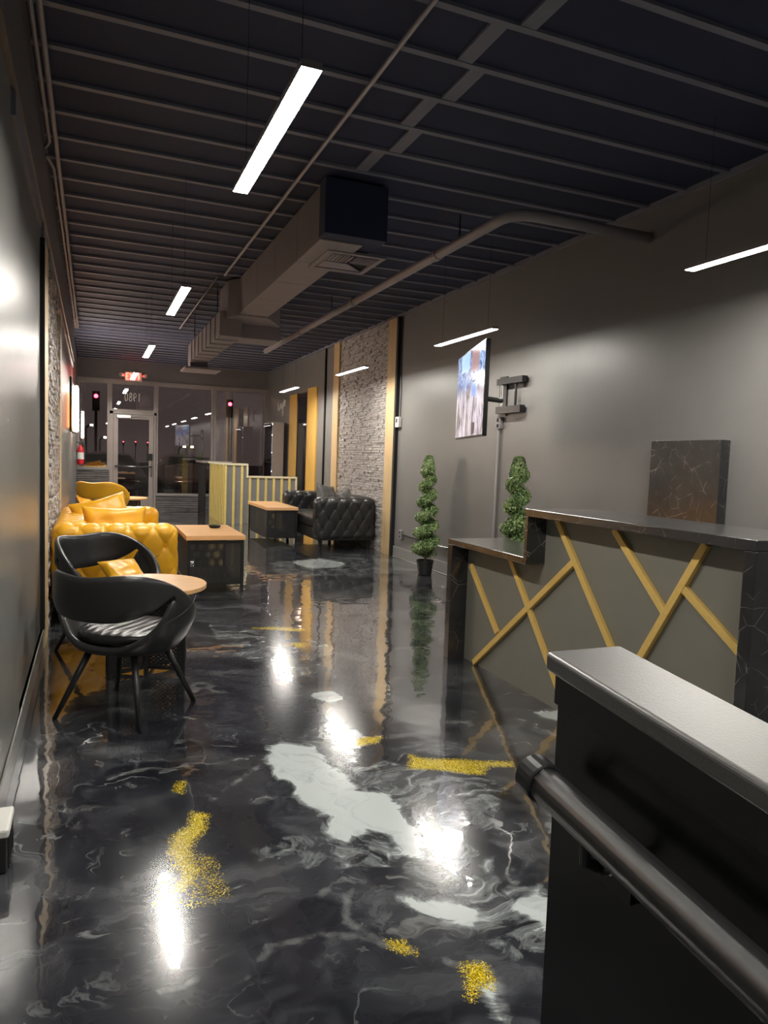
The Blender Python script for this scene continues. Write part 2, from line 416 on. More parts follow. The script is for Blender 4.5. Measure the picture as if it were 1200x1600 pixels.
PZ = [[(1.083, 2.827), (1.311, 2.789), (1.484, 2.633), (1.596, 2.501), (1.367, 2.216), (1.187, 2.228), (1.094, 2.307), (1.035, 2.48)], [(1.092, 1.823), (1.32, 1.814), (1.217, 1.594), (1.08, 1.586), (1.05, 1.71)], [(0.524, 2.317), (0.668, 2.355), (0.954, 2.215), (0.909, 2.105), (0.667, 2.187)], [(0.876, 5.65), (1.266, 5.338), (1.599, 4.769), (1.369, 4.064), (1.101, 4.273), (0.861, 4.961)], [(2.047, 8.716), (3.495, 9.416), (4.12, 7.866), (2.833, 7.607), (1.971, 7.759)], [(0.94, 3.247), (1.139, 3.361), (1.129, 2.953), (0.976, 2.861)], [(0.981, 2.163), (1.189, 2.181), (1.32, 1.966), (1.108, 1.851), (0.985, 1.965)]]
def seg_d(X, Y, a, b):
    ax, ay = a; bx, by = b; dx, dy = bx-ax, by-ay
    t = np.clip(((X-ax)*dx+(Y-ay)*dy)/(dx*dx+dy*dy+1e-12), 0, 1)
    return np.hypot(X-ax-t*dx, Y-ay-t*dy)
def poly_sdf(X, Y, P):
    d = np.full(X.shape, 9.0); ins = np.zeros(X.shape, bool)
    for i in range(len(P)):
        a, b = P[i], P[(i+1) % len(P)]
        d = np.minimum(d, seg_d(X, Y, a, b))
        if a[1] != b[1]:
            c = ((a[1] > Y) != (b[1] > Y)) & (X < (b[0]-a[0])*(Y-a[1])/(b[1]-a[1])+a[0])
            ins ^= c
    return np.where(ins, d, -d)
def build_floor():
    ys = list(np.arange(YB, 1.0, 0.25)) + list(np.arange(1.0, 3.4, 0.012)) + list(np.arange(3.4, 5.6, 0.03)) + list(np.arange(5.6, YF+0.14, 0.10))
    xs = list(np.arange(XL-0.1, 0.1, 0.03)) + list(np.arange(0.1, 1.9, 0.012)) + list(np.arange(1.9, XR+0.1, 0.05))
    X, Y = np.meshgrid(np.array(xs), np.array(ys)); X = X.ravel(); Y = Y.ravel()
    W = np.full(X.shape, -9.0)
    for p in PW.values(): W = np.maximum(W, poly_sdf(X, Y, p))
    for p in PZ: W = np.maximum(W, np.minimum(poly_sdf(X, Y, p), -0.017))
    G = np.full(X.shape, -9.0)
    for p in PG.values(): G = np.maximum(G, poly_sdf(X, Y, p))
    G = np.maximum(G, np.minimum(poly_sdf(X, Y, [(0.289, 2.396), (0.362, 2.31), (0.379, 2.102), (0.283, 2.095), (0.194, 2.126), (0.234, 2.257)])*.4, -0.0035))
    S = np.full(X.shape, -9.0)
    for L in PL:
        for a, b in zip(L[:-1], L[1:]): S = np.maximum(S, 0.001-seg_d(X, Y, a, b))
    nx, ny = len(xs), len(ys)
    vs = np.stack([X, Y, np.zeros_like(X)], 1)
    I = (np.arange(ny-1)[:, None]*nx + np.arange(nx-1)[None]).ravel()
    fs = np.stack([I, I+1, I+nx+1, I+nx], 1)
    me = bpy.data.meshes.new('floor'); me.from_pydata(vs.tolist(), [], fs.tolist())
    for nme, arr in (('white', W), ('gold', G), ('wisp', S)):
        at = me.attributes.new(nme, 'FLOAT', 'POINT'); at.data.foreach_set('value', np.clip(arr, -0.3, 0.3).astype(np.float32))
    me.materials.append(M['floor']); me.update()
    o = bpy.data.objects.new('floor', me); COL.objects.link(o); return struct(o)
build_floor()

# ---- walls
struct(link('wall_left', B((XL-0.2, YB, -0.01), (XL, YF+0.2, ZC+0.3)), M['wallL']))
struct(link('wall_right', B((XR, YB, -0.01), (XR+0.2, YF+0.2, ZC+0.3)), M['wall']))
struct(link('wall_back', B((XL-0.2, YB-0.2, -0.01), (XR+0.2, YB, ZC+0.3)), M['wall']))
wf = MB()
wf.box((XL, YF, 2.83), (XR, YF+0.2, ZC+0.3))           # header
wf.box((XL, YF, 0), (0.37, YF+0.2, 0.90))
wf.box((1.33, YF, 0), (2.62, YF+0.2, 0.33))
wf.box((2.62, YF, 0), (XR, YF+0.2, 0.60))
struct(link('wall_front', wf, M['front']))
struct(link('trim_1', B((XL-0.0, YB, 0.0), (XL+0.012, 3.55, 2.55)), M['wallL'], bevel=0.003))   # proud wall panel near the camera
# ceiling
ceil = struct(link('ceiling', B((XL-0.2, YB, ZC+0.02), (XR+0.2, YF+0.2, ZC+0.2)), M['ceiling']))
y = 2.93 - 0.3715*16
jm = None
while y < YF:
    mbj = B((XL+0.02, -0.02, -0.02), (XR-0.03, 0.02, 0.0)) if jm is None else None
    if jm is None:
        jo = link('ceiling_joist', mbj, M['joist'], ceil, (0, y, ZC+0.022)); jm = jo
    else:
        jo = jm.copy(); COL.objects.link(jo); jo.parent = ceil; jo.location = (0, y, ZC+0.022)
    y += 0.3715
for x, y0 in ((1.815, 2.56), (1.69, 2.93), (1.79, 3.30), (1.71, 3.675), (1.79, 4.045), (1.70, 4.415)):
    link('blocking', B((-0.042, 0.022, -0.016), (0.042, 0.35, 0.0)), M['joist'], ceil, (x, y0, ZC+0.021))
# baseboards
struct(link('baseboard_right', B((XR-0.015, YB, 0), (XR, 9.12, 0.15)).box((XR-0.025, YB, 0), (XR, 9.12, 0.012)), M['base'], bevel=0.004))
struct(link('baseboard_left', B((XL, YB, 0), (XL+0.018, 5.18, 0.14)).box((XL, YB, 0.132), (XL+0.022, 5.18, 0.14)), M['base'], bevel=0.003))
# left soffit; the light on its underside is put in as pale strips
struct(link('trim_2', B((XL, YB, 2.80), (XL+0.028, 13.3, ZC+0.02)), M['front']))
for i, (a, b) in enumerate(((3.4, 5.0), (5.25, 5.7), (5.9, 13.2))):
    struct(link('trim_%d' % (3+i), B((XL, a, 2.70), (XL+0.018, b, 2.795)), M['joist']))

# ---- stone panels with ledger stones
def ledger(name, x, sgn, y0, y1, z0, z1, seed, h=0.034, depth=0.03):
    rnd = random.Random(seed); mb = MB(); z = z0
    while z < z1-0.005:
        hh = h*rnd.uniform(0.8, 1.25); yy = y0
        while yy < y1-0.005:
            L = rnd.uniform(0.10, 0.38); e = min(yy+L, y1); d = rnd.uniform(0.006, depth)
            a, b = (x, x-sgn*d) if sgn > 0 else (x, x+d)
            d2 = max(0.004, d*rnd.uniform(0.55, 1.0)); b2 = x-sgn*d2
            zt = min(z+hh, z1)
            vs = [(x, yy, z), (b, yy, z+0.002), (b2, e-0.002, z+0.002), (x, e, z), (x, yy, zt), (b, yy, zt-0.002), (b2, e-0.002, zt-0.002), (x, e, zt)]
            mb.add(vs, [(0, 1, 2, 3), (7, 6, 5, 4), (0, 4, 5, 1), (1, 5, 6, 2), (2, 6, 7, 3), (3, 7, 4, 0)])
            yy = e
        z += hh
    return mb
sp = link('stone_panel', ledger('s', 0, 1, 0, 2.15, 0, ZC-0.01, 3), M['stone'], loc=(XR-.002, 9.462, 0))
tag(sp, 'tall pale ledger stone accent panel behind the black sofa on the right wall', 'stone panel')
sp = link('stone_panel', ledger('s', 0, -1, 0, 2.05, 0, 2.68, 4), M['stone'], loc=(XL+.001, 5.6, 0))
tag(sp, 'narrow-looking ledger stone accent panel on the left wall behind the yellow sofa', 'stone panel')
def board(name, x, sgn, y0, y1, z0, z1, mat, label, th=0.03):
    mb = B((0, 0, 0), (-sgn*th, y1-y0, z1-z0))
    o = link(name, mb, mat, loc=(x, y0, z0), bevel=0.003); tag(o, label, 'wood trim'); return o
board('wood_trim', XR, 1, 9.15, 9.46, 0, ZC-0.02, M['oak'], 'wide oak trim board at the near edge of the right stone panel', 0.045)
board('wood_trim', XR, 1, 11.62, 11.92, 0, ZC-0.02, M['oak'], 'oak trim board at the far edge of the right stone panel', 0.045)
board('wood_trim', XR, 1, 12.95, 13.56, 0, 2.66, M['amber'], 'wide amber wood panel nearer the black sofa, beside the tall dark glass', 0.03)
board('wood_trim', XR, 1, 14.34, 14.9, 0, 2.62, M['amber'], 'amber wood panel on the right wall under the farthest hanging lamp', 0.03)
board('wood_trim', XL, -1, 5.2, 5.58, 0, 2.68, M['oakL'], 'pale oak trim board at the near edge of the left stone panel', 0.026)
board('wood_trim', XL, -1, 7.66, 7.95, 0, 2.68, M['oakL'], 'pale oak trim board at the far edge of the left stone panel', 0.026)
struct(link('trim_6', B((XL, 5.16, 0.14), (XL+0.027, 5.197, 2.68)), M['matte']))
struct(link('trim_7', B((XR-0.05, 9.09, 0), (XR, 9.148, ZC-0.02)), M['matte']))
# tall dark glass between amber panels
w4 = struct(link('window_4', B((XR-0.02, 13.57, 0.0), (XR, 13.62, 2.66)).box((XR-0.02, 14.28, 0), (XR, 14.33, 2.62)).box((XR-0.02, 13.57, 2.5), (XR, 14.33, 2.6)), M['black']))
link('pane', B((XR-0.012, 13.6, 0.02), (XR-0.006, 14.3, 2.52)), M['carglass'], w4)
# crown strip at right wall top
struct(link('trim_8', B((XR-0.03, YB, ZC-0.02), (XR, YF, ZC+0.02)), M['joist']))

# ---- storefront: windows, door
def rectframe(mb, x0, x1, z0, z1, w, y0, y1):
    mb.box((x0, y0, z0), (x0+w, y1, z1)); mb.box((x1-w, y0, z0), (x1, y1, z1))
    mb.box((x0+w, y0, z1-w), (x1-w, y1, z1)); mb.box((x0+w, y0, z0), (x1-w, y1, z0+w))
    return mb
def window(n, x0, x1, z0, z1):
    o = struct(link('window_%d' % n, rectframe(MB(), x0, x1, z0, z1, 0.05, YF-0.03, YF+0.08), M['alu'], bevel=0.004))
    link('pane', B((x0+0.045, YF+0.02, z0+0.045), (x1-0.045, YF+0.028, z1-0.045)), M['glass'], o)
    return o
window(1, -0.315, 0.35, 0.90, 2.85)
window(2, 1.33, 2.62, 0.33, 2.85)
window(3, 2.63, 3.90, 0.60, 2.85)
wt = window(5, 0.35, 1.33, 2.20, 2.85)
def digits(txt, parent, x0, z0, h, w, y, mat, mirror=True, name='number'):
    S = {'1': [[(.5, 0), (.5, 1), (.3, .8)]], '9': [[(.9, .7), (.8, .92), (.5, 1), (.2, .92), (.1, .72), (.2, .5), (.5, .42), (.8, .5), (.9, .7), (.85, .3), (.6, 0.0)]],
         '8': [[(.5, .52), (.2, .62), (.15, .8), (.3, .97), (.5, 1), (.7, .97), (.85, .8), (.8, .62), (.5, .52), (.15, .38), (.08, .2), (.25, .03), (.5, 0), (.75, .03), (.92, .2), (.85, .38), (.5, .52)]],
         '0': [[(.5, 0), (.2, .1), (.08, .4), (.08, .6), (.2, .9), (.5, 1), (.8, .9), (.92, .6), (.92, .4), (.8, .1), (.5, 0)]]}
    for i, c in enumerate(txt):
        mb = MB()
        for st in S[c]:
            pts = [((x0 - i*w - p[0]*w*.72) if mirror else (x0+i*w+p[0]*w*.72), y, z0+p[1]*h) for p in st]
            mb.tube(pts, 0.012, 6)
        link(name, mb, mat, parent)
digits('1980', wt, 1.00, 2.44, 0.18, 0.09, YF+0.012, M['white'])
# door
dr = struct(link('door_1', rectframe(MB(), 0.43, 1.29, 0.02, 2.14, 0.10, YF+0.0, YF+0.05).box((0.53, YF, 0.12), (1.19, YF+0.05, 0.30)), M['alu'], bevel=0.004))
link('pane', B((0.53, YF+0.02, 0.3), (1.19, YF+0.028, 2.04)), M['glass'], dr)
link('push_bar', MB().tube([(0.46, YF-0.07, 0.98), (1.26, YF-0.07, 0.98)], 0.018).box((0.47, YF-0.07, 0.965), (0.5, YF, 0.995)).box((1.22, YF-0.07, 0.965), (1.25, YF, 0.995)), M['chrome'], dr, smooth=True)
link('door_closer', B((0.50, YF-0.09, 2.055), (0.80, YF-0.002, 2.125)).box((0.78, YF-0.09, 2.09), (1.12, YF-0.06, 2.105)), M['chrome'], dr, bevel=0.005)
link('door_handle', MB().tube([(1.24, YF-0.05, 0.75), (1.24, YF-0.05, 1.12)], 0.012), M['chrome'], dr)
link('lock_plate', B((1.14, YF-0.02, 1.12), (1.27, YF, 1.28)), M['matte'], dr)
struct(link('door_frame', B((0.35, YF-0.03, 0), (0.425, YF+0.1, 2.2)).box((1.295, YF-0.03, 0), (1.345, YF+0.1, 2.2)).box((0.35, YF-0.03, 2.145), (1.345, YF+0.1, 2.21)), M['alu'])).name = 'trim_9'
struct(link('trim_10', B((XL, YF-0.04, 2.84), (XR, YF, 2.90)), M['alu']))
struct(link('trim_11', B((XL, YF-0.06, 0.88), (0.35, YF, 0.93)).box((1.33, YF-0.06, 0.32), (2.62, YF, 0.36)), M['base'], bevel=0.004))
struct(link('trim_12', B((3.80, YF-0.12, 0), (3.9, YF-0.04, 2.75)), M['alu']))
# slate ledger under the windows
def ledger_front(x0, x1, z1, seed):
    rnd = random.Random(seed); mb = MB(); z = 0.0
    while z < z1-0.004:
        hh = min(0.05*rnd.uniform(.8, 1.2), z1-z); x = x0
        while x < x1-0.004:
            e = min(x+rnd.uniform(0.2, 0.6), x1)
            mb.box((x, YF-rnd.uniform(0.01, 0.07), z+0.006), (e-0.002, YF, z+hh-0.006)); x = e
        z += hh
    return mb
struct(link('trim_13', ledger_front(XL+0.005, 0.345, 0.875, 11), M['tileslate']))
struct(link('trim_14', ledger_front(1.35, 2.62, 0.315, 12), M['tileslate']))

# ================================================================ OUTSIDE
struct(link('trim_15', B((-30, YF+0.15, -0.14), (40, 90, -0.10)), M['asphalt'])).name = 'parking_ground'
def car(loc, rotz, mat, label):
    t = thing('car', label, 'car', loc, rotz)
    # side profile (y forward, z up), lofted across the width; front at -y (faces the shop)
    prof = [(-2.15, .35), (-2.2, .55), (-2.1, .72), (-1.2, .88), (-0.55, 1.32), (0.6, 1.42), (1.4, 1.05), (2.1, .98), (2.2, .6), (2.1, .3)]
    mb = MB(); n = len(prof); rows = []
    for k, (x, s, dz) in enumerate([(-.88, .93, -.05), (-.80, .99, 0), (-.3, 1.0, .03), (.3, 1.0, .03), (.80, .99, 0), (.88, .93, -.05)]):
        rows.append([(x*(1 if p[1] < .95 else .80), p[0]*s, p[1]+(dz if p[1] > .5 else 0)) for p in prof])
    vs = [p for r in rows for p in r]; fs = []
    for i in range(len(rows)-1):
        for j in range(n): fs.append((i*n+j, i*n+(j+1) % n, (i+1)*n+(j+1) % n, (i+1)*n+j))
    fs += [tuple(range(n))[::-1], tuple((len(rows)-1)*n+j for j in range(n))]
    mb.add(vs, fs); link('body', mb, mat, t, subsurf=1)
    g = MB(); g.add([(-.62, -1.15, .94), (.62, -1.15, .94), (.55, -.60, 1.30), (-.55, -.60, 1.30)], [(0, 1, 2, 3)])
    link('windscreen', g, M['carglass'], t)
    link('grille', B((-.42, -2.17, .42), (.42, -2.08, .60)), M['chrome'], t, bevel=.02)
    for s in (-1, 1):
        link('headlight', B((s*.68-.14, -2.13, .58), (s*.68+.14, -2.0, .68)), M['chrome'], t, bevel=.02)
        for yy in (-1.35, 1.35):
            w = MB()
            pts = [(.20, 0.0), (.31, .02), (.33, .1), (.31, .2), (.1, .2)]
            n2 = 20; vv = []
            for r, xx in pts:
                for k in range(n2): vv.append((s*(.90-xx), yy+r*cos(2*pi*k/n2), .33+r*sin(2*pi*k/n2)))
            ff = [(i*n2+k, i*n2+(k+1) % n2, (i+1)*n2+(k+1) % n2, (i+1)*n2+k) for i in range(4) for k in range(n2)] + [tuple(range(n2))]
            w.add(vv, ff); link('wheel', w, M['matte'], t)
    return t
car((2.55, 21.6, -0.10), 0.0, M['bronze'], 'dark bronze sedan parked outside facing the wide window')
car((0.35, 21.6, -0.10), 0.12, M['carpaint'], 'dark sedan parked outside seen through the glass door')
M['tail'] = emit('red_signal_glow', (1.0, 0.03, 0.05), 25)
M['headl'] = emit('white_lamp_glow', (1.0, 0.85, 0.6), 45)
M['amberl'] = emit('yellow_lamp_glow', (1.0, 0.75, 0.25), 30)
def signal(loc, label):
    t = thing('traffic_light', label, 'traffic light', loc, 0)
    link('pole', MB().tube([(0, .15, 0), (0, .15, 4.4)], .07, 8), M['matte'], t)
    link('housing', B((-.18, -.1, 3.4), (.18, .12, 4.4)), M['matte'], t, bevel=.03)
    link('red_lens', MB().lathe([(.02, -.03), (.10, -.03), (.10, .0), (.02, .0)], 16), M['tail'], t, loc=(0, -.12, 4.15)).rotation_euler = (pi/2, 0, 0)
    return t
signal((0.16, 40, -0.1), 'red traffic light glowing beyond the left window')
signal((7.0, 40, -0.1), 'red traffic light glowing beyond the right window, past the reflected cabinet')
def fill_lamp(x):  # added unseen lamp, brightens the cars and ground outside
    t = thing('outdoor_fill', 'small fill lamp added outside above the storefront, not in view', 'fill light', (x, 19.5, 3.36))
    link('housing', MB().lathe([(.04, .0), (.12, .0), (.12, .06), (.04, .06)], 20), M['black'], t)
    ld = bpy.data.lights.new('fill_point', 'POINT'); ld.energy = 26; ld.color = (1, .72, .5); ld.shadow_soft_size = .1
    lo = bpy.data.objects.new('fill_point', ld); COL.objects.link(lo); lo.parent = t; lo.location = (0, 0, -.12)
fill_lamp(2.2)
struct(link('trim_16', B((-6, YF+.2, 3.42), (10, 20.4, 3.6)), M['front'])).name = 'trim_16'
def street(loc, h, label, grp=None, mat=None):
    t = thing('street_lamp', label, 'street lamp', loc, 0, grp)
    link('pole', MB().tube([(0, 0, 0), (0, 0, h), (0.1, -.2, h+.15), (.3, -.5, h+.2)], .06, 8), M['matte'], t)
    link('lamp_head', B((.22, -.6, h+.14), (.38, -.5, h+.24)), mat or M['headl'], t)
street((-0.35, 45, -0.1), 2.6, 'distant street lamp out in the night, the higher one in the left window')
street((0.45, 50, -0.1), 2.0, 'distant street lamp out in the night, the lower one in the left window')
street((5.4, 50, -0.1), 1.6, 'distant lamp with yellow light beyond the wide window', None, M['amberl'])
street((5.9, 50, -0.1), 1.6, 'second distant lamp with yellow light, right beside the other yellow one', None, M['amberl'])
for k, (x, y_) in enumerate(((3.0, 80), (4.0, 76), (5.3, 78))):
    q = signal((x, y_, -0.1), 'tiny distant red signal light in the glass door, %s of three' % ['leftmost', 'middle', 'rightmost'][k])
    q.scale = (.55,)*3

# ================================================================ CEILING THINGS
# duct run
dt = thing('air_duct', 'large grey rectangular ceiling duct running toward the front windows', 'air duct', (1.68, 5.1, ZC))
def L(mb, name, mat=M['duct'], bev=.004): return link(name, mb, mat, dt, loc=(-1.68, -5.1, -ZC), bevel=bev)
ZD = ZC+0.0
for y0, y1 in ((5.1, 5.75), (5.755, 6.5), (6.505, 7.3), (7.305, 8.2)):
    L(B((1.52, y0, 2.917), (1.85, y1, ZD)), 'duct_section')
L(B((1.505, 4.95, 2.925), (1.98, 5.095, ZD)).box((1.855, 5.096, 2.94), (1.98, 5.85, ZD)), 'plenum', M['ceiling'])
L(MB().prism([(1.52, 8.2), (1.85, 8.2), (2.10, 8.66), (2.10, 8.95), (1.42, 8.95), (1.42, 8.35)], 'z', 2.90, ZD), 'elbow')
L(B((1.43, 8.72, 2.74), (2.12, 9.15, 2.90)), 'tee_box')
L(B((1.345, 8.45, 2.70), (1.60, 11.2, 2.98)), 'lower_duct')
for k in range(7): L(B((1.335, 8.75+k*.36, 2.69), (1.61, 8.79+k*.36, 2.99)), 'duct_rib')
L(B((1.36, 11.2, 2.62), (1.62, 11.5, 2.98)), 'duct_end')
L(B((1.26, 11.0, 2.585), (1.80, 11.6, 2.615)), 'end_flange')
# support straps up to the ceiling
for yy in (8.6, 10.6):
    for xx in (1.34, 1.595): L(MB().tube([(xx, yy, 2.98), (xx, yy, ZC)], .006, 6), 'hanger', M['black'], 0)
vt = thing('ceiling_diffuser', 'square louvred air diffuser hanging beside the duct', 'air vent', (1.885, 5.58, 2.92))
fr = MB(); fr.box((-.24, -.27, -.012), (.24, -.23, .01)).box((-.24, .23, -.012), (.24, .27, .01)).box((-.24, -.23, -.012), (-.20, .23, .01)).box((.20, -.23, -.012), (.24, .23, .01))
link('frame', fr, M['duct'], vt, bevel=.003)
link('back_plate', B((-.21, -.24, .012), (.21, .24, .018)), M['matte'], vt)
for k in range(6):
    o = MB().box((-.17+k*.03, -.20, -.012), (-.155+k*.03, -.01, .006)); link('louvre', o, M['duct'], vt)
for k in range(6):
    link('louvre', MB().box((.02, -.19+k*.032, -.012), (.19, -.175+k*.032, .006)), M['duct'], vt)
link('louvre', MB().add([(-.18, .03, -.008), (.02, .03, -.008), (.19, .21, -.008), (-.18, .21, -.008), (-.18, .03, 0), (.02, .03, 0), (.19, .21, 0), (-.18, .21, 0)], [(0, 1, 2, 3), (7, 6, 5, 4), (0, 4, 5, 1), (1, 5, 6, 2), (2, 6, 7, 3), (3, 7, 4, 0)]), M['duct'], vt)

def arc(p0, c, p1, n=6):
    p0, c, p1 = Vector(p0), Vector(c), Vector(p1); return [p0*(1-t)**2 + c*2*t*(1-t) + p1*t*t for t in [i/n for i in range(n+1)]]
pp = [(2.70, 12.1, 3.089)] + [(2.70, 4.75, 3.089)] + arc((2.70, 4.6, 3.089), (2.70, 4.42, 3.089), (2.88, 4.40, 3.089)) + [(3.895, 4.40, 3.089)]
pt = thing('ceiling_pipe', 'thick grey pipe under the ceiling bending into the right wall', 'pipe', (2.7, 4.4, 3.089))
link('pipe', MB().tube([tuple(Vector(p)-Vector((2.7, 4.4, 3.089))) for p in pp], .04, 14), M['pipe'], pt, smooth=True)
for yy in (5.6, 7.7, 9.9): link('coupling', MB().tube([(0, yy-4.4-.04, 0), (0, yy-4.4+.04, 0)], .048, 14), M['pipe'], pt)
for yy in (5.2, 8.5, 11.5): link('hanger', MB().tube([(0, yy-4.4, .04), (0, yy-4.4, ZC-3.089)], .006, 6), M['black'], pt)
def tubething(name, pts, r, mat, label, cat='conduit', n=8):
    base = Vector(pts[0])
    o = link(name, MB().tube([tuple(Vector(p)-base) for p in pts], r, n), mat, loc=tuple(base), smooth=True)
    return tag(o, label, cat)
tubething('conduit', [(1.32, YB+.1, 3.275), (1.32, 8.0, 3.275)], .013, M['pipe'], 'thin straight conduit running along the middle of the ceiling beside the lamps')
tubething('conduit', [(1.26, 8.1, 3.275), (1.26, 11.8, 3.275)], .010, M['pipe'], 'short thin conduit continuing beyond the duct elbow toward the front')
tubething('conduit', [(-.215, YB+.1, 3.2), (-.215, 12.2, 3.2)], .014, M['pipe'], 'straight conduit high along the left wall, the one farther from the wall')
tubething('conduit', [(-.25, YB+.1, 3.2), (-.25, 4.95, 3.2), (-.27, 5.02, 3.2), (XL+.035, 5.05, 3.2)], .011, M['pipe'], 'near conduit by the left wall turning into the soffit')
tubething('conduit', [(XL+.035, 5.2, 3.2), (-.27, 5.25, 3.2), (-.247, 5.4, 3.2), (-.247, 12.2, 3.2)], .011, M['pipe'], 'far conduit by the left wall coming out of the soffit')
tubething('conduit', [(XR-.02, 12.45, ZC-.02), (XR-.02, 12.45, 0.02)], .018, M['matte'], 'dark vertical conduit on the right wall between the oak trim and amber panel')

# linear lamps
def make_lamp(label, grp, loc):
    t = thing('linear_lamp', label, 'hanging lamp', loc, 0, grp)
    h = MB().box((-.033, 0, .002), (.033, 1.12, .024))
    link('housing', h, M['duct'], t)
    link('diffuser', B((-.031, .002, .0012), (.031, 1.118, .0035)), M['lamp'], t, label='glowing white diffuser')
    for yy in (.12, 1.0): link('cable', MB().tube([(0, yy, .024), (0, yy, ZC-2.5)], (.0012), 5), M['black'], t)
    return t
LC = 'linear lamp hanging in the middle row, '
L0 = make_lamp(LC+'largest and nearest one in view', None, (.60, 2.15, 2.5))
dup(L0, (.605, 5.28, 2.5), label=LC+'second one in view from the camera')
dup(L0, (.605, 8.35, 2.5), label=LC+'small third one above the exit sign')
dup(L0, (.60, 11.45, 2.5), label=LC+'fourth one, in front of the exit sign')
dup(L0, (.60, 14.6, 2.5), label=LC+'farthest one, in front of the number pane')
dup(L0, (.60, -.95, 2.5), label=LC+'behind the camera')
LR = 'linear lamp in the row along the right wall, '
dup(L0, (3.2, 2.15, 2.5), label='linear lamp by the right wall cut off by the picture edge')
dup(L0, (3.21, 5.45, 2.5), label=LR+'the one over the television')
dup(L0, (3.2, 8.58, 2.5), label=LR+'in front of the stone panel')
dup(L0, (3.2, 11.85, 2.5), label=LR+'farthest one, near the amber wood panels')
dup(L0, (3.2, -.95, 2.5), label='linear lamp by the right wall behind the camera')

# exit sign
ex = thing('exit_sign', 'lit exit sign with two small lamp heads above the glass door', 'exit sign', (.84, YF-.03, 2.98))
link('housing', B((-.18, -.03, -.1), (.18, .03, .1)), M['white'], ex, bevel=.01)
M['exitred'] = emit('exit_letter_glow', (1, .05, .03), 6)
def stroke_letters(txt, parent, x0, z0, h, w, y, mat, r=.008):
    S = {'E': [[(.9, 0), (0, 0), (0, 1), (.9, 1)], [(0, .5), (.7, .5)]], 'X': [[(0, 0), (.9, 1)], [(0, 1), (.9, 0)]], 'I': [[(.4, 0), (.4, 1)]], 'T': [[(0, 1), (.9, 1)], [(.45, 0), (.45, 1)]]}
    for i, c in enumerate(txt):
        mb = MB()
        for st in S[c]: mb.tube([(x0+i*w+p[0]*w*.7, y, z0+p[1]*h) for p in st], r, 6)
        link('letter', mb, mat, parent)
stroke_letters('EXIT', ex, -.15, -.065, .13, .078, -.036, M['exitred'], .011)
for s in (-1, 1): link('lamp_head', MB().tube([(s*.2, 0, .02), (s*.27, -.06, .03)], [.03, .045], 12), M['white'], ex)

# neon sign on the left wall
M['neonw'] = emit('white_neon', (1.0, .88, .72), 22); M['neono'] = emit('orange_neon', (1.0, .22, .03), 14)
ns = thing('neon_sign', 'glowing white and orange neon sign on the left wall near the front window', 'neon sign', (XL, 12.6, 1.98))
link('backing', MB().box((0, -1.0, -.38), (.03, 1.0, .42)), M['black'], ns, bevel=.01)
for (cy, cz, a, b) in ((.25, .14, .42, .22), (.45, -.16, .42, .18)):
    link('white_tube', MB().tube([(.07, cy+a*cos(k*pi/12), cz+b*sin(k*pi/12)) for k in range(25)], .028, 8), M['neonw'], ns, smooth=True)
link('white_tube', MB().tube([(.07, -.1, .05), (.07, .3, .2), (.07, .6, -.1), (.07, .9, .1)], .028, 8), M['neonw'], ns, smooth=True)
link('orange_tube', MB().tube([(.05, -.85, .2), (.05, -.85, -.3), (.05, -.2, -.34), (.05, -.25, .1)], .022, 8), M['neono'], ns, smooth=True)

# fire extinguisher
fe = thing('fire_extinguisher', 'small red fire extinguisher on the left wall beside the front window', 'fire extinguisher', (XL+.085, 16.2, 1.0))
link('cylinder', MB().lathe([(.02, 0), (.063, .01), (.068, .04), (.068, .30), (.05, .36), (.026, .39), (.026, .42)], 20), M['red'], fe, smooth=True)
link('label_plate', MB().lathe([(.0685, .12), (.069, .13), (.069, .25), (.0685, .26)], 20), M['white'], fe)
link('valve', MB().box((-.03, -.02, .42), (.03, .02, .46)).box((-.075, -.012, .46), (.04, .012, .48)), M['black'], fe)
link('hose', MB().tube([(.03, 0, .44), (.09, .02, .38), (.10, .02, .25), (.078, 0, .13)], .012, 8), M['black'], fe, smooth=True)
link('bracket', B((-.085, -.03, .2), (-.062, .03, .3)), M['black'], fe)

# ================================================================ RIGHT WALL THINGS
tv = thing('television', 'large flat television on an arm, showing a busy bluish street scene', 'television', (3.20, 5.80, 1.97), 0)
a = Vector((3.013, 5.2, 0)); b2 = Vector((3.395, 6.4, 0)); dv = (b2-a).normalized(); W = (b2-a).length; ang = math.atan2(dv.y, dv.x)
tv.rotation_euler = (0, rad(0), ang)
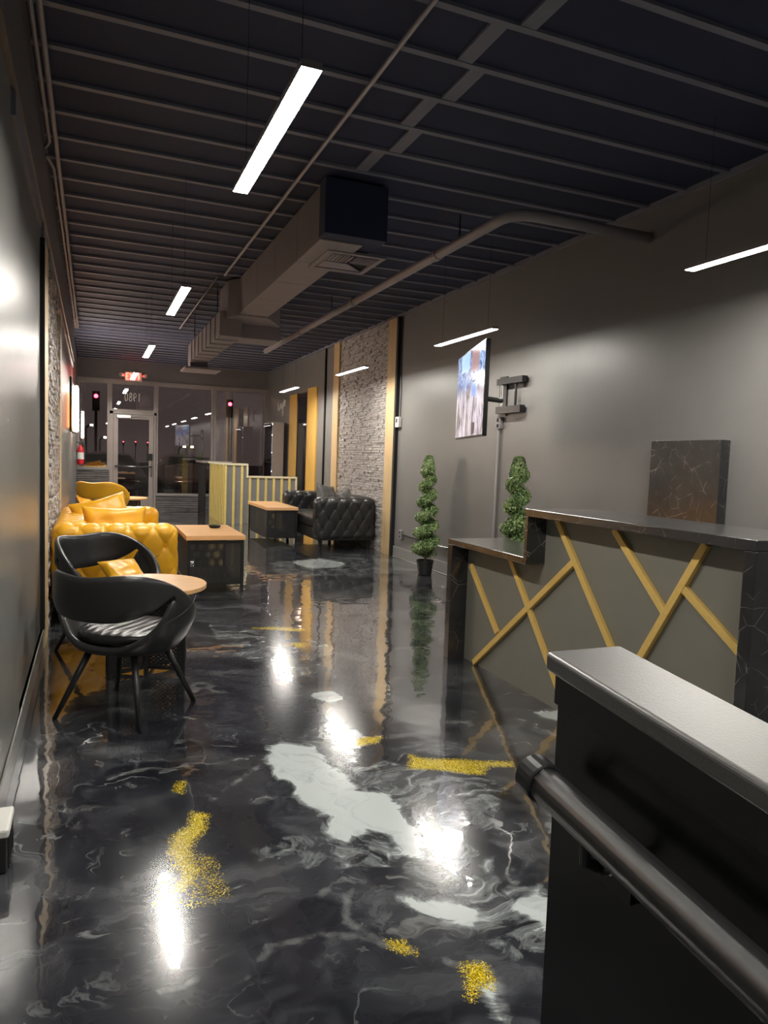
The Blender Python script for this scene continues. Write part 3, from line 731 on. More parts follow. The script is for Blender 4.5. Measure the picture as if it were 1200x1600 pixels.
# local x along the screen from near to far, +y toward the viewer side
link('bezel', B((-W/2, -.02, -.40), (W/2, .018, .40)), M['blackgloss'], tv, bevel=.004)
def screen_mat():
    m, t, bs = nt('television_picture')
    tc = t.nodes.new('ShaderNodeTexCoord'); sp_ = t.nodes.new('ShaderNodeSeparateXYZ'); t.links.new(tc.outputs['Object'], sp_.inputs[0])
    mp = t.nodes.new('ShaderNodeMapping'); mp.inputs['Scale'].default_value = (1, 1, .35); t.links.new(tc.outputs['Object'], mp.inputs[0])
    n = noise(t, mp.outputs[0], 9, 6, .75, .8)
    n2 = noise(t, tc.outputs['Object'], 24, 4, .7)
    low = ramp(t, n, [(.38, (.03, .03, .06)), (.47, (.30, .24, .22)), (.54, (.55, .50, .62)), (.64, (.80, .72, .70))])
    up = ramp(t, n2, [(.36, (.02, .03, .08)), (.48, (.10, .16, .42)), (.60, (.45, .62, .85)), (.75, (.9, .85, .9))])
    hz = mathn(t, 'ADD', mathn(t, 'MULTIPLY', sp_.outputs[2], 2.2), mathn(t, 'MULTIPLY', n, .6))
    c = mixc(t, ramp(t, hz, [(.30, 0.0), (.55, 1.0)]), low, up)
    def rect(cx, cz, hx, hz_):
        ax = mathn(t, 'LESS_THAN', mathn(t, 'ABSOLUTE', mathn(t, 'SUBTRACT', sp_.outputs[0], cx)), hx)
        az = mathn(t, 'LESS_THAN', mathn(t, 'ABSOLUTE', mathn(t, 'SUBTRACT', sp_.outputs[2], cz)), hz_)
        return mathn(t, 'MULTIPLY', ax, az)
    c = mixc(t, rect(.22, .31, .20, .09), c, (.42, .62, .90))
    c = mixc(t, rect(-.22, .28, .16, .10), c, mixc(t, n, (.10, .03, .03), (.75, .50, .50)))
    c = mixc(t, rect(-.20, .04, .085, .075), c, (.22, .36, .85))
    c = mixc(t, rect(-.20, .10, .085, .010), c, (.02, .02, .1))
    c = mixc(t, rect(-.22, -.32, .07, .05), c, (.05, .05, .05))
    t.links.new(c, bs.inputs['Emission Color']); bs.inputs['Emission Strength'].default_value = .42
    bs.inputs['Base Color'].default_value = (.01, .01, .01, 1); bs.inputs['Roughness'].default_value = .15
    return m
link('screen', B((-W/2+.012, .0181, -.385), (W/2-.012, .0195, .39)), screen_mat(), tv)
link('rear_housing', B((-.35, -.06, -.28), (.35, -.02, .1)), M['matte'], tv, bevel=.01)
mt = thing('television_mount', 'black articulated wall bracket holding the television', 'wall bracket', (XR, 6.2, 2.03))
link('wall_plate', B((-.02, .10, -.2), (-.001, .24, .2)), M['black'], mt, bevel=.004)
link('wall_plate', B((-.02, -.27, -.17), (-.001, -.20, .17)), M['black'], mt, bevel=.004) if False else None
link('upper_arm', MB().box((-.08, -.27, .11), (-.022, .2, .17)), M['black'], mt)
link('lower_arm', MB().box((-.08, -.25, -.18), (-.022, .2, -.11)), M['black'], mt)
link('tie_rod', MB().tube([(-.05, -.12, -.14), (-.05, -.12, .14)], .014, 10), M['black'], mt)
link('pivot_post', MB().tube([(-.06, .12, -.16), (-.06, .12, .16)], .016, 10), M['chrome'], mt)
link('swing_arm', MB().tube([(-.06, .12, -.05), (-.35, -.0, -.05), (-.60, -.33, -.05)], .025, 10), M['black'], mt)
link('television_plate', B((-.70, -.42, -.18), (-.60, -.30, .08), Matrix.Identity(4)) if False else MB().tube([(-.61, -.34, -.2), (-.61, -.34, .1)], .03, 8), M['black'], mt)
def outlet(name, loc, w, h, label, mat=M['white'], sgn=1, two=True, slot=M['matte']):
    t = thing(name, label, 'electrical outlet', loc)
    link('box', B((-.035 if sgn > 0 else 0, -w/2, -h/2), (0 if sgn > 0 else .035, w/2, h/2)), mat, t, bevel=.004)
    for z in ((-.028, .028) if two else (0,)):
        x = -.037 if sgn > 0 else .0355
        link('socket', B((x, -.018, z-.016), (x+.0025, .018, z+.016)), slot, t)
    return t
outlet('electrical_outlet', (XR, 6.42, 1.76), .10, .12, 'grey outlet box on the wall below the television', M['pipe'])
tubething('conduit', [(XR-.02, 6.42, 1.70), (XR-.02, 6.42, .42), (XR-.02, 6.45, .34), (XR-.02, 6.6, .325)], .014, M['pipe'], 'vertical grey conduit dropping from the outlet below the television')
outlet('electrical_outlet', (XR, 8.83, .335), .10, .12, 'grey outlet box low on the right wall beside the oak trim', M['pipe'])
tubething('conduit', [(XR-.022, 8.77, .335), (XR-.022, 6.62, .322)], .014, M['chrome'], 'silver conduit running low along the right wall behind the topiaries')
th = thing('thermostat', 'white thermostat box with a small screen beside the oak trim', 'thermostat', (XR, 9.04, 1.86))
link('case', B((-.05, -.06, -.07), (-.001, .06, .07)), M['white'], th, bevel=.006)
link('display', B((-.052, -.02, -.01), (-.0505, .03, .045)), M['matte'], th)
tubething('cable', [(XR-.01, 9.02, 1.93), (XR-.012, 9.0, 2.3), (XR-.01, 9.04, 2.8), (XR-.012, 9.03, ZC-.03)], .005, M['matte'], 'thin black cable rising from the thermostat to the ceiling', 'cable', 6)
mp_ = link('marble_panel', B((-.08, -.32, -.40), (0, .32, .27)), M['marble'], loc=(XR, 3.84, 1.285), bevel=.004)
tag(mp_, 'square black marble panel on the right wall above the tall reception counter', 'marble panel')
# script lettering near the front
sl = thing('wall_lettering', 'small white script lettering high on the far right wall', 'lettering', (XR-.012, 15.65, 2.42))
for pts in ([(.36, .1), (.30, -.06), (.2, -.05), (.16, .08)], [(.10, .08), (.05, -.04), (-.04, -.03), (-.07, .08), (-.1, -.18), (-.02, -.2)], [(-.12, .0), (-.2, .14), (-.22, .0), (-.3, .12)]):
    link('stroke', MB().tube([(0, p[0], p[1]) for p in pts], .012, 6), M['white'], sl)
# display cabinet
dc = thing('display_cabinet', 'tall grey display cabinet with lit glass shelves near the front right corner', 'cabinet', (3.675, 15.5, 0))
link('side_panel', B((-.125, -.435, .05), (.125, -.415, 2.05)), M['alu'], dc, bevel=.003)
link('side_panel', B((-.125, .415, .05), (.125, .435, 2.05)), M['alu'], dc)
link('back_panel', B((.105, -.415, .05), (.125, .415, 2.05)), M['alu'], dc)
link('top_panel', B((-.125, -.415, 2.02), (.105, .415, 2.05)), M['alu'], dc)
link('bottom_panel', B((-.125, -.415, .05), (.105, .415, .10)), M['alu'], dc)
M['ledstrip'] = emit('cool_shelf_light', (.75, .8, 1.0), 24)
for z in (.55, 1.0, 1.40, 1.78):
    sh = link('shelf', B((-.10, -.41, z), (.10, .41, z+.012)), M['white'], dc)
    link('light_strip', B((-.11, -.41, z-.01), (-.095, .41, z-.001)), M['ledstrip'], sh)
link('light_strip', B((-.11, -.41, 2.005), (-.095, .41, 2.018)), M['ledstrip'], dc)
link('glass_door', B((-.133, -.41, .1), (-.127, .41, 2.02)), M['cabglass'], dc)
cols = [simple('product_%d' % i, c, .4) for i, c in enumerate([(.5, .5, .6), (.6, .1, .12), (.15, .25, .6), (.7, .7, .7)])]
cn = ['pale', 'red', 'blue', 'white']
for si, z in enumerate((.562, 1.012, 1.412)):
    for k in range(4):
        q = (k+si) % 4
        o = link('bottle', MB().lathe([(.02, 0), (.045, .005), (.045, .15), (.018, .19), (.018, .23)], 12), cols[q], loc=(3.65, 15.2+k*.2, z))
        tag(o, '%s bottle on the %s shelf of the lit display cabinet' % (cn[q], ['lowest', 'middle', 'upper'][si]), 'bottle')

# ================================================================ RECEPTION DESK
DX, DY0, DY1, DYS = 2.26, 1.89, 4.33, 3.41
ZL, ZH, DB = .823, 1.10, 2.70
dk = thing('reception_desk', 'stepped black marble reception desk with gold diagonal strips on a grey front', 'reception desk', (2.45, 3.1, 0))
off = (-2.45, -3.1, 0)
def D(mb, name, mat, bev=.003, label=None): return link(name, mb, mat, dk, loc=off, bevel=bev, label=label)
D(B((DX, DY0, ZH-.042), (DB+.04, DYS, ZH)), 'high_countertop', M['marble'])
D(B((DX, DYS+.0, ZL-.038), (DB, DY1, ZL)), 'low_countertop', M['marble'])
D(B((DX, DY1-.065, 0), (DB, DY1, ZL-.039)), 'end_panel', M['marble'])
D(B((DX, DYS-.03, ZL-.040), (DB, DYS-.001, ZH-.043)), 'step_panel', M['marble'])
D(B((DX, DY0, 0), (DB+.04, DY0+.055, ZH-.043)), 'end_panel', M['marble'])
D(MB().prism([(DY0+.056, 0.0), (DY1-.066, 0.0), (DY1-.066, ZL-.039), (DYS-.031, ZL-.039), (DYS-.031, ZH-.043), (DY0+.056, ZH-.043)], 'x', 2.385, 2.42), 'front_panel', M['deskpanel'], 0, 'plain grey recessed front panel')
def strip(p, q, w=.036, d=.022, dx=0.0):
    a = Vector((0, *p)); b = Vector((0, *q)); u = (b-a).normalized(); n = Vector((0, -u.z, u.y))*w/2
    c = [a+n, a-n, b-n, b+n]
    x0, x1 = 2.3845, 2.3845-d-dx
    vs = [(x0, v.y, v.z) for v in c] + [(x1, v.y, v.z) for v in c]
    D(MB().add(vs, [(0, 1, 2, 3), (7, 6, 5, 4), (0, 4, 5, 1), (1, 5, 6, 2), (2, 6, 7, 3), (3, 7, 4, 0)]), 'gold_strip', M['gold'], .002)
strip((4.20, .655), (3.825, .28)); strip((4.10, .012), (3.10, .835), dx=.002); strip((3.72, .775), (3.10, .04))
strip((3.262, 1.05), (2.56, .22)); strip((2.796, 1.046), (2.425, .702)); strip((2.225, 1.046), (2.70, .238), dx=.002); strip((2.345, .845), (1.95, .59))
strip((2.70, .238), (2.83, .012)); strip((2.56, .22), (2.39, .012)); 
D(B((DB-.12, DY0+.06, .70), (DB+.35, DYS-.04, .735)), 'work_surface', M['deskpanel'])

# ================================================================ STRIPED COUNTER NEAR FRONT
ct = thing('striped_counter', 'stepped grey counter with yellow vertical slats and cream edge near the front', 'counter', (2.33, 13.74, 0))
W2_, H1, H2, XS_ = 1.40, 1.16, .93, .43
link('body', MB().prism([(0, 0), (W2_, 0), (W2_, H2), (XS_, H2), (XS_, H1), (0, H1)], 'y', 0, .12).box((0, .12, 0), (.12, 1.9, H1)), M['counterpanel'], ct, bevel=.003)
e = .028
tr = MB()
tr.box((-.015, -.03, H1-.035), (XS_+.02, .14, H1+.005)).box((XS_-.015, -.03, H2), (XS_+.02, .14, H1-.035)).box((XS_-.015, -.03, H2-.035), (W2_+.02, .14, H2+.001)).box((W2_-.015, -.03, 0), (W2_+.02, .14, H2-.035)).box((-.03, .14, H1-.035), (.13, 1.93, H1+.005))
link('edge_trim', tr, M['cream'], ct, bevel=.003)
for k in range(9):
    x = .02+k*.156; hh = (H1 if x < XS_-.05 else H2)-.036
    link('slat', B((x-.022 if k else 0, -.022, 0), (x+.022, -.0005, hh)), M['yellowslat'], ct)
for k in range(9):
    y_ = .0+k*.2
    link('slat', B((-.022, y_+.02, 0), (-.0005, y_+.07, H1-.036)), M['yellowslat'], ct)
link('rear_worktop', B((-.16, 1.94, 1.13), (.5, 2.9, 1.17)), M['alu'], ct)
link('rear_side', B((-.10, 1.96, 0), (-.06, 2.85, 1.13)), M['matte'], ct)

# ================================================================ FOREGROUND HALF WALL AND HANDRAIL
S_ = .098
hw = thing('half_wall', 'black half wall with a glossy sloping cap in the near right foreground', 'half wall', (.634, .85, 0))
def zc(y): return 1.075 + S_*(y-.837)
def hb(x0, x1, zt0, zt1, y0, y1, name, mat, bev):
    vs = []
    for y_ in (y0, y1):
        for x in (x0, x1): vs += [(x, y_, (zt0+zc(y_)-1.075) if zt0 is not None else 0), (x, y_, zt1+zc(y_)-1.075)]
    f = [(0, 1, 3, 2), (4, 6, 7, 5), (0, 4, 5, 1), (2, 3, 7, 6), (1, 5, 7, 3), (0, 2, 6, 4)]
    return link(name, MB().add(vs, f), mat, hw, loc=(-.634, -.85, 0), bevel=bev, seg=4)
hb(.634, .742, None, 1.052, -1.2, .847, 'wall_body', M['blackgloss'], .001)
hb(.630, .746, 1.0, 1.045, -1.2, .851, 'fascia', M['black'], .001)
hb(.618, .7545, 1.046, 1.075, -1.2, .862, 'cap', M['black'], .007)

M['cap'] = simple('satin_black_cap_paint', (.055, .052, .05), .45, bmp=.25, bscale=260, coat=1.0)
M['cap'].node_tree.nodes['Principled BSDF'].inputs['Coat Roughness'].default_value = .42
M['cap'].node_tree.nodes['Principled BSDF'].inputs['Coat IOR'].default_value = 2.0
for o in bpy.data.objects:
    if o.name == 'cap': o.data.materials[0] = M['cap']
hr = thing('handrail', 'round black metal handrail sloping beside the half wall', 'handrail', (.575, .82, .918))
rs = .103
link('rail', MB().tube([(0, -.025, -.025*rs), (0, -2.0, -2.0*rs)], .0245, 24), M['black'], hr, smooth=True)
link('end_cap', MB().tube([(0, .0, 0), (0, -.003, 0), (0, -.032, -.032*rs), (0, -.034, -.034*rs)], [.024, .0285, .0285, .026], 24), M['black'], hr)
for yb in (-.125, -.95):
    link('bracket', MB().tube([(0, yb, yb*rs-.022), (.0, yb, yb*rs-.05), (.03, yb, yb*rs-.065), (.058, yb, yb*rs-.065)], .008, 10).box((.048, yb-.03, yb*rs-.10), (.0585, yb+.03, yb*rs-.03)), M['black'], hr, smooth=False)
link('screw', MB().tube([(.046, -.118, -.09), (.049, -.118, -.09)], .005, 8), M['chrome'], hr)
# outlet near bottom left
fb = thing('floor_box', 'small black ribbed box with a pale top on the floor against the left wall', 'box', (XL+.002, 2.53, 0))
link('body', B((.022, -.09, 0), (.070, .07, .115)), M['black'], fb, bevel=.006)
link('lid', B((.020, -.095, .116), (.076, .075, .145)), M['white'], fb, bevel=.008, label='pale lid')
for k in range(5): link('rib', B((.0705, -.08+k*.032, .01), (.0745, -.068+k*.032, .11)), M['black'], fb)

# ================================================================ TUFTED SOFAS
def tuft_h(u, v, amp, dim):
    a = (u+v) % 1.0; b = (u-v) % 1.0
    c = abs(sin(pi*a)*sin(pi*b))
    da = min(a, 1-a); db = min(b, 1-b)
    return amp*(c**.27) - dim*math.exp(-((da*da+db*db)/.012))
def tufted(size, r, res, sx, sz, amp, dim, tuft=True, pleat=None):
    """rounded box from 0..size with diamond tufting on the faces; returns mesh and button places"""
    SX, SY, SZ = size; mb = MB()
    def grid(n1, n2, fn):
        vs = [fn(i/n1, j/n2) for i in range(n1+1) for j in range(n2+1)]
        fs = [(i*(n2+1)+j, (i+1)*(n2+1)+j, (i+1)*(n2+1)+j+1, i*(n2+1)+j+1) for i in range(n1) for j in range(n2)]
        mb.add(vs, fs)
    def disp(p):
        p = Vector(p)
        q = Vector((min(max(p.x, r), SX-r), min(max(p.y, r), SY-r), min(max(p.z, r), SZ-r)))
        d = p-q; n = d.normalized() if d.length > 1e-9 else Vector((0, 0, 1))
        s = q+n*r
        if tuft:
            ax, ay, az = abs(n.x), abs(n.y), abs(n.z)
            # unroll: vertical position continues over the top
            z = s.z
            if abs(s.x-SX/2)/SX > 0: pass
            wy = ay*ay; wx = ax*ax; wz = az*az
            zt = SZ
            hY = tuft_h(s.x/sx, (s.z-SZ)/sz, amp, dim)
            hX = tuft_h(s.y/sx, (s.z-SZ)/sz, amp, dim)
            if SY < SX: hZ = tuft_h(s.x/sx, (s.y if s.y < SY/2 else SY-s.y)/sz, amp, dim)
            else: hZ = tuft_h(s.y/sx, (s.x if s.x < SX/2 else SX-s.x)/sz, amp, dim)
            if n.z < -.3: hZ = 0
            s = s+n*(wy*hY+wx*hX+wz*hZ)
        return tuple(s)
    nx, ny, nz = [max(4, int(k/res)) for k in size]
    grid(nx, nz, lambda a, b: disp((a*SX, 0, b*SZ))); grid(nx, nz, lambda a, b: disp((a*SX, SY, b*SZ)))
    grid(ny, nz, lambda a, b: disp((0, a*SY, b*SZ))); grid(ny, nz, lambda a, b: disp((SX, a*SY, b*SZ)))
    grid(nx, ny, lambda a, b: disp((a*SX, b*SY, SZ))); grid(nx, ny, lambda a, b: disp((a*SX, b*SY, 0)))
    return mb
btn = None
def button_mesh(mat):
    me = bpy.data.meshes.new('button'); bm = bmesh.new(); bmesh.ops.create_uvsphere(bm, u_segments=10, v_segments=6, radius=.013); bm.to_mesh(me); bm.free()
    me.materials.append(mat)
    for p in me.polygons: p.use_smooth = True
    return me
def sofa(label, loc, rotz, mat, Ls, res, cat='sofa', legmat=M['black'], arm_sign=-1):
    t = thing('tufted_sofa', label, cat, loc, rotz)
    Dp, H, T, z0 = .90, .755, .20, .16
    kw = dict(sx=.18, sz=.29, amp=.020, dim=.020)
    bmsh = button_mesh(mat)
    def place(mb, name, off_, res_=None):
        o = link(name, mb, mat, t, loc=off_, smooth=True, weld=True); return o
    for k, yy in ((0, 0), (1, Ls-T)):
        place(tufted((Dp, T, H-z0), .075, res if (k == 0) == (arm_sign < 0) else .02, **kw), 'arm', (0, yy, z0))
    place(tufted((.24, Ls-2*T+.06, H-z0), .075, .02, sx=.18, sz=.29, amp=.020, dim=.020), 'backrest', (0, T-.03, z0))
    link('seat_cushion', tufted((.64, Ls-2*T-.01, .17), .05, .03, 1, 1, 0, 0, False), mat, t, loc=(.24, T+.005, .31), smooth=True, weld=True)
    link('base', B((.02, .02, .15), (Dp-.03, Ls-.02, .31)), mat, t, bevel=.01)
    for x in (.07, Dp-.09):
        for y_ in (.07, Ls-.09): link('leg', MB().tube([(x, y_, .155), (x, y_, 0)], [.03, .018], 10), legmat, t)
    # buttons on both arm outsides and over the arm tops
    n = 0
    for k, yy, sy in ((0, 0, -1), (1, Ls, 1)):
        if (k == 0) != (arm_sign < 0): continue
        for i in range(1, 10):
            for j in range(0, 5):
                u = i/2*.18; v = H - j/2*.29
                if (i+j) % 2: continue
                if j == 0: v = H-.012; yoff = .045
                else: yoff = .004
                if u < .06 or u > Dp-.05 or v < z0+.06: continue
                o = bpy.data.objects.new('button', bmsh); COL.objects.link(o); o.parent = t; o.location = (u, yy-sy*yoff, v); n += 1
    return t
sofa('bright yellow leather button-tufted sofa along the left wall', (XL+.042, 5.85, 0), 0, M['yleather'], 2.0, .0085)
sofa('black leather button-tufted sofa in front of the right stone panel', (XR-.045, 11.72, 0), pi, M['bleather'], 2.0, .011, arm_sign=1)

def pillow(name, w, h, th, loc, rot, mat, label, cat='cushion'):
    n = 22; mb = MB(); 
    for sgn in (1, -1):
        vs = []
        for i in range(n+1):
            for j in range(n+1):
                u = -1+2*i/n; v = -1+2*j/n
                k = 1-.10*(1-u*u)*abs(v)**3-.0; k2 = 1-.10*(1-v*v)*abs(u)**3
                x = u*w/2*k2*(1); z = v*h/2*k
                t_ = th/2*((1-u**4)*(1-v**4))**.6*(1+.10*sin(7*u+3*v)+.06*sin(11*v-2*u)) + .004
                vs.append((x, sgn*t_, z))
        fs = [(i*(n+1)+j, (i+1)*(n+1)+j, (i+1)*(n+1)+j+1, i*(n+1)+j+1) for i in range(n) for j in range(n)]
        mb.add(vs, fs)
    # welt closing both faces
    edge = [(i, 0) for i in range(n)] + [(n, j) for j in range(n)] + [(n-i, n) for i in range(n)] + [(0, n-j) for j in range(n)]
    N1 = (n+1)**2; idx = [i*(n+1)+j for i, j in edge]
    for q in range(len(idx)):
        a_, b_ = idx[q], idx[(q+1) % len(idx)]; mb.f.append((a_, b_, b_+N1, a_+N1))
    o = link(name, mb, mat, loc=loc, smooth=True); o.rotation_euler = rot
    return tag(o, label, cat)
pillow('cushion', .50, .46, .16, (.10, 6.95, .70), (rad(-25), rad(-14), rad(12)), M['yleather'], 'yellow leather cushion standing on the yellow sofa, the paler taller one')
pillow('cushion', .52, .42, .16, (.18, 6.40, .665), (rad(-12), 0, rad(6)), M['yleather'], 'yellow leather cushion lying low behind the near sofa arm')
pillow('cushion', .44, .44, .14, (3.42, 10.75, .70), (rad(-14), rad(8), rad(35)), M['pewter'], 'grey mottled cushion standing upright on the black sofa seat')
pillow('cushion', .44, .42, .14, (3.58, 10.25, .66), (rad(-18), rad(-12), rad(52)), M['pewter'], 'lower grey mottled cushion behind the near arm of the black sofa')

# ================================================================ TUB CHAIRS
def lerp(tab, x):
    xs = [p[0] for p in tab]; ys = [p[1] for p in tab]
    q = [abs(x)+d for d in range(-16, 17, 2)]
    return float(np.mean([np.interp(abs(v) if v <= 180 else 360-v, xs, ys) for v in q]))
def lerp_sharp(tab, x):
    x = abs(x)
    for (a, va), (b, vb) in zip(tab[:-1], tab[1:]):
        if x <= b:
            k = (x-a)/(b-a); k = k*k*(3-2*k); return va+(vb-va)*k
    return tab[-1][1]
def tub_chair(label, loc, rotz, mat, scale=1.0, cat='chair'):
    t = thing('tub_chair', label, cat, loc, rotz); t.scale = (scale,)*3
    NT = 96; mb = MB()
    ZT = [(0, .745), (35, .770), (55, .755), (75, .70), (95, .615), (112, .53), (128, .45), (180, .430)]
    def prof(z):
        return max(.3, .70+.30*min(1, max(0, (z-.36)/.17))**.6 - .05*max(0, (z-.60)/.17))
    HB, TH = .535, 72.0
    rows = []
    for i in range(NT):
        th = -180+360*i/NT; a = abs(th)
        zt = lerp(ZT, th)
        if a < TH:
            k = a/TH; h0 = .385+.265*k**3.2; h1 = .520+.130*k**2.6
        else:
            h0 = h1 = zt
        if a >= TH: h0 = h1 = max(min(zt-.005, .650-.30*max(0.0, (a-TH)/40)), zt-.09)
        rim = [h1+(zt-h1)*q for q in (.0, .25, .5, .75, 1.0)]
        zs = [('c', .30, .352), ('c', .55, .348), ('c', .68, .354)] + [('z', None, z) for z in (.368, (.368+h0)/2, h0)] + [('z', None, z) for z in rim]
        row = []
        for kind, s, z in zs:
            if kind == 'z': s = prof(z)
            # armrests flare outwards a little, back leans out
            rx, ry = .325*s, .295*s
            tt = rad(th)
            fl = 1.0+.05*math.exp(-((a-85)/25)**2)
            e_ = 1/ (abs(sin(tt))**2.3+abs(cos(tt))**2.3)**(1/2.3)
            row.append((rx*fl*sin(tt)*e_, -ry*cos(tt)*e_ + (-.22*max(0, cos(tt))*(z-.5) if z > .5 else 0), z))
        rows.append(row)
    nr = len(rows[0]); vs = [p for r in rows for p in r]; fs = []
    for i in range(NT):
        i2 = (i+1) % NT
        for j in range(nr-1):
            if j == 5: continue
            fs.append((i*nr+j, i2*nr+j, i2*nr+j+1, i*nr+j+1))
    mb.add(vs, fs)
    sh = link('shell', mb, mat, t, weld=True, smooth=True)
    md = sh.modifiers.new('solid', 'SOLIDIFY'); md.thickness = .034; md.offset = 0; md.use_rim = True
    md = sh.modifiers.new('sub', 'SUBSURF'); md.levels = 1; md.render_levels = 1
    # channelled seat
    n = 60; sb = MB(); g = []
    R1, R2 = .245, .235
    for i in range(n+1):
        for j in range(n+1):
            u = -1+2*i/n; v = -1+2*j/n
            x = u*math.sqrt(max(0, 1-v*v/2)); y_ = v*math.sqrt(max(0, 1-u*u/2)); rr = min(1, math.hypot(x, y_))
            z = .440+.020*(1-rr**4)+.012*abs(sin(pi*x*R1/.056))**.6*(1-rr**6) - .02*(1-rr*rr)
            g.append((x*R1, y_*R2+.015, z if rr < .999 else .40))
    sb.add(g, [(i*(n+1)+j, (i+1)*(n+1)+j, (i+1)*(n+1)+j+1, i*(n+1)+j+1) for i in range(n) for j in range(n)])
    sb.add([(p[0]*.9, p[1]*.9, .385) for p in g[::7]][:0], [])
    s_ = link('seat_pad', sb, mat, t, smooth=True)
    md = s_.modifiers.new('solid', 'SOLIDIFY'); md.thickness = .05; md.offset = -1
    for sx in (-1, 1):
        for sy in (-1, 1):
            link('leg', MB().tube([(sx*.12, sy*.12, .36), (sx*.245, sy*.245, 0.0)], [.019, .012], 10), M['black'], t, smooth=True)
    # stitched seam on each side
    for s in (-1, 1):
        pts = []
        for k in range(9):
            th = rad(62+k*6); z = .52+.012*k; q = prof(z)
            e_ = 1/(abs(sin(th))**2.3+abs(cos(th))**2.3)**(1/2.3); fl = 1.0+.05*math.exp(-((62+k*6-85)/25)**2)
            pts.append((s*(.325*q*fl*sin(th)*e_+.0165), -.295*q*cos(th)*e_-.005, z))
        link('seam', MB().tube(pts, .0022, 6), mat, t)
    return t
# facing direction angle measured so that local +Y points to the table
tub_chair('black leather tub chair nearest the camera, seen from behind with a ribbed seat', (.175, 3.85, 0), rad(-38), M['bleather'])
tub_chair('black leather tub chair behind the nearest one, beside the yellow sofa arm', (.125, 5.09, 0), rad(-140), M['bleather'])
tub_chair('yellow leather tub chair beyond the far arm of the yellow sofa', (.16, 11.9, 0), rad(-25), M['yleather'], 1.12)
pillow('cushion', .26, .27, .08, (.20, 4.99, .53), (rad(-58), 0, rad(25)), M['yleather'], 'small yellow cushion on the rear black tub chair, one corner showing')

# ================================================================ ROUND TABLES
def round_table(label, loc, rotz, R=.37, H=.55):
    t = thing('round_table', label, 'table', loc, rotz)
    link('tabletop', MB().lathe([(R-.004, H-.028), (R, H-.024), (R, H-.004), (R-.004, H)], 64), M['top'], t, label='light beech round top')
    hgt = H-.03; LB = .235
    link('centre_post', B((-.014, -.014, 0), (.014, .014, hgt)), M['black'], t)
    for ang in (28, 152, 207, 333):
        c, s_ = cos(rad(ang)), sin(rad(ang)); mr = Matrix.Rotation(rad(ang), 4, 'Z')
        link('leg', MB().box((LB-.012, -.012, 0), (LB+.012, .012, hgt), mr), M['black'], t)
        link('rail', MB().box((.014, -.008, .025), (LB-.012, .008, .043), mr), M['black'], t)
        link('rail', MB().box((.014, -.008, hgt-.02), (LB-.012, .008, hgt), mr), M['black'], t)
        link('mesh_panel', MB().box((.014, -.001, .043), (LB-.012, .001, hgt-.02), mr), M['mesh'], t)
    return t
rt0 = round_table('round beech topped table on a black mesh base between the black tub chairs', (.31, 4.49, 0), rad(0), .35)
dup(rt0, (.52, 12.75, 0), rad(10), label='distant round topped table beside the yellow tub chair')

def side_table(label, loc, rotz, W, Dp, H):
    t = thing('side_table', label, 'table', loc, rotz)
    link('tabletop', B((-W/2, -Dp/2, H-.045), (W/2, Dp/2, H)), M['top'], t, bevel=.003, label='thick light beech top')
    w, d = W/2-.025, Dp/2-.025
    for sx in (-1, 1):
        for sy in (-1, 1): link('leg', B((sx*w-.014, sy*d-.014, 0), (sx*w+.014, sy*d+.014, H-.046)), M['black'], t)
    for sy in (-1, 1):
        for z in (.08, H-.075): link('rail', B((-w+.014, sy*d-.01, z), (w-.014, sy*d+.01, z+.02)), M['black'], t)
        link('mesh_panel', B((-w+.014, sy*d-.001, .10), (w-.014, sy*d+.001, H-.075)), M['mesh'], t)
    for sx in (-1, 1):
        for z in (.08, H-.075): link('rail', B((sx*w-.01, -d+.014, z), (sx*w+.01, d-.014, z+.02)), M['black'], t)
        link('mesh_panel', B((sx*w-.001, -d+.014, .10), (sx*w+.001, d-.014, H-.075)), M['mesh'], t)
    link('shelf', B((-w+.02, -d+.02, .09), (w-.02, d-.02, .10)), M['black'], t)
    return t
side_table('beech topped black mesh table beside the yellow sofa, a small dish on it', (1.105, 7.42, 0), 0, .56, 1.05, .56)
side_table('beech topped black mesh table in front of the black sofa', (2.695, 11.35, 0), 0, .50, 1.40, .555)
ds = link('dish', MB().lathe([(.02, 0), (.05, .002), (.062, .02), (.066, .028), (.058, .026), (.045, .008), (.01, .006)], 28), M['matte'], loc=(1.20, 7.62, .5605), smooth=True)
tag(ds, 'small black dish on the beech table beside the yellow sofa', 'dish')

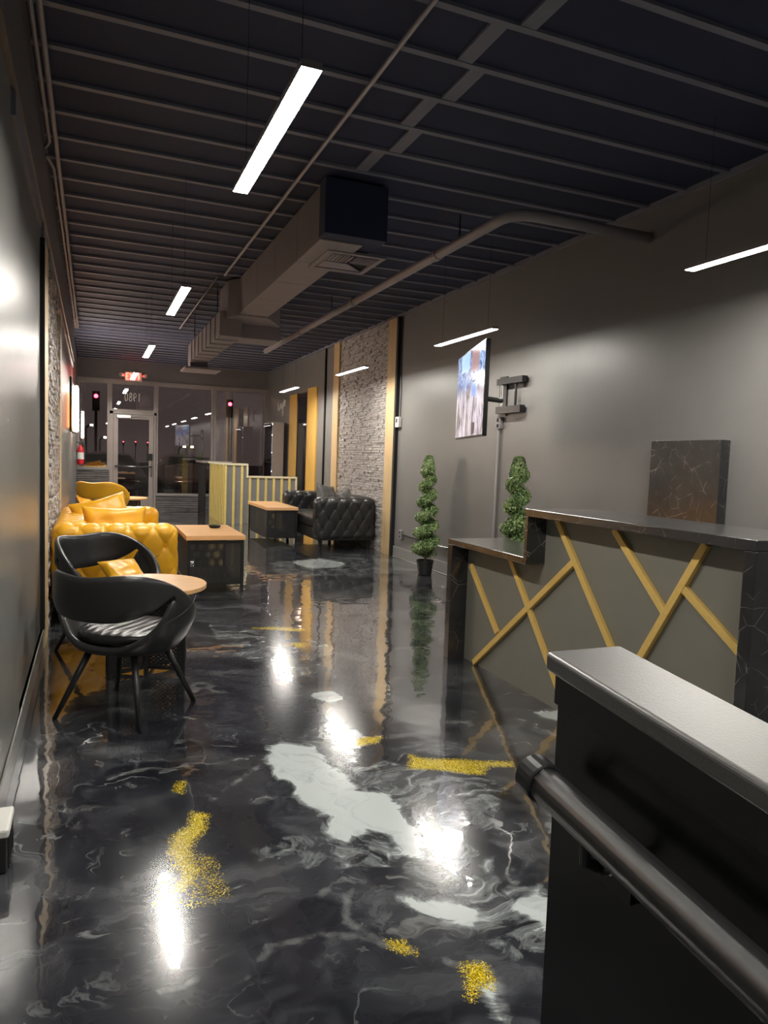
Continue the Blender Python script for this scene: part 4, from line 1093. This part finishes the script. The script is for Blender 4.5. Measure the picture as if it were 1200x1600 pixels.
# ================================================================ TOPIARIES
def topiary(label, loc, seed, phase):
    t = thing('spiral_topiary', label, 'potted plant', loc, 0)
    link('pot', MB().lathe([(.075, 0), (.08, .005), (.098, .15), (.103, .15), (.103, .175), (.09, .175), (.085, .15)], 28), M['pot'], t, smooth=False)
    link('stem', MB().tube([(0, 0, .15), (0.005, 0, .6), (0, 0, 1.3)], [.014, .012, .006], 8), M['stem'], t)
    rnd = random.Random(seed); mb = MB(); turns = 5.6
    def centre(k):   # k 0 bottom .. 1 top
        z = .25+k*1.02; r = .058*(1-k)+.024; a = phase+k*turns*2*pi
        return Vector((r*cos(a), r*sin(a), z)), .030*(1-k)+.066
    def leaf(p, n, s):
        a = n.orthogonal().normalized(); a.rotate(Matrix.Rotation(rnd.uniform(0, 2*pi), 3, n)); b = n.cross(a)
        tip = p+a*s+n*s*rnd.uniform(.1, .7)
        mb.add([p-a*s*.2, p+b*s*.42+n*s*.15, tip, p-b*s*.42+n*s*.15], [(0, 1, 2), (0, 2, 3)])
    for i in range(9500):
        k = rnd.random()**1.15
        c, R = centre(k)
        d = Vector((rnd.gauss(0, 1), rnd.gauss(0, 1), rnd.gauss(0, .72))).normalized()
        if i % 3: d = (d+Vector((c.x, c.y, 0)).normalized()*.6).normalized()
        p = c+Vector((d.x*R, d.y*R, d.z*R*.80))*rnd.uniform(.80, 1.05)
        leaf(p, (d+Vector((0, 0, .3))).normalized(), rnd.uniform(.014, .023))
    for i in range(1300):   # cone tip
        z = rnd.uniform(1.20, 1.405); R = .072*(1-((z-1.20)/.23)**2)**.5 if z < 1.42 else .02
        a = rnd.uniform(0, 2*pi); d = Vector((cos(a), sin(a), .35 if z < 1.37 else 1.5)).normalized()
        leaf(Vector((R*cos(a), R*sin(a), z))*1.0, d, rnd.uniform(.011, .017))
    for i in range(300):
        a = rnd.uniform(0, 2*pi); R = rnd.uniform(0, .04)
        leaf(Vector((R*cos(a), R*sin(a), 1.405-R*R*4)), Vector((cos(a)*.3, sin(a)*.3, 1)).normalized(), .014)
    f = link('foliage', mb, M['leaf'], t, fixn=False)
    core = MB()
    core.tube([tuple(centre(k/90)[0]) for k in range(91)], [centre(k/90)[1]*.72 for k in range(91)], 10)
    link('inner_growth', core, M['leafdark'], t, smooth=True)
    return t
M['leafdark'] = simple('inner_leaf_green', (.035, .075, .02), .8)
topiary('spiral boxwood topiary in a black pot standing alone by the right wall', (3.65, 7.56, 0), 5, 0.5)
topiary('spiral boxwood topiary standing behind the low reception counter', (3.28, 5.08, 0), 6, 2.2)
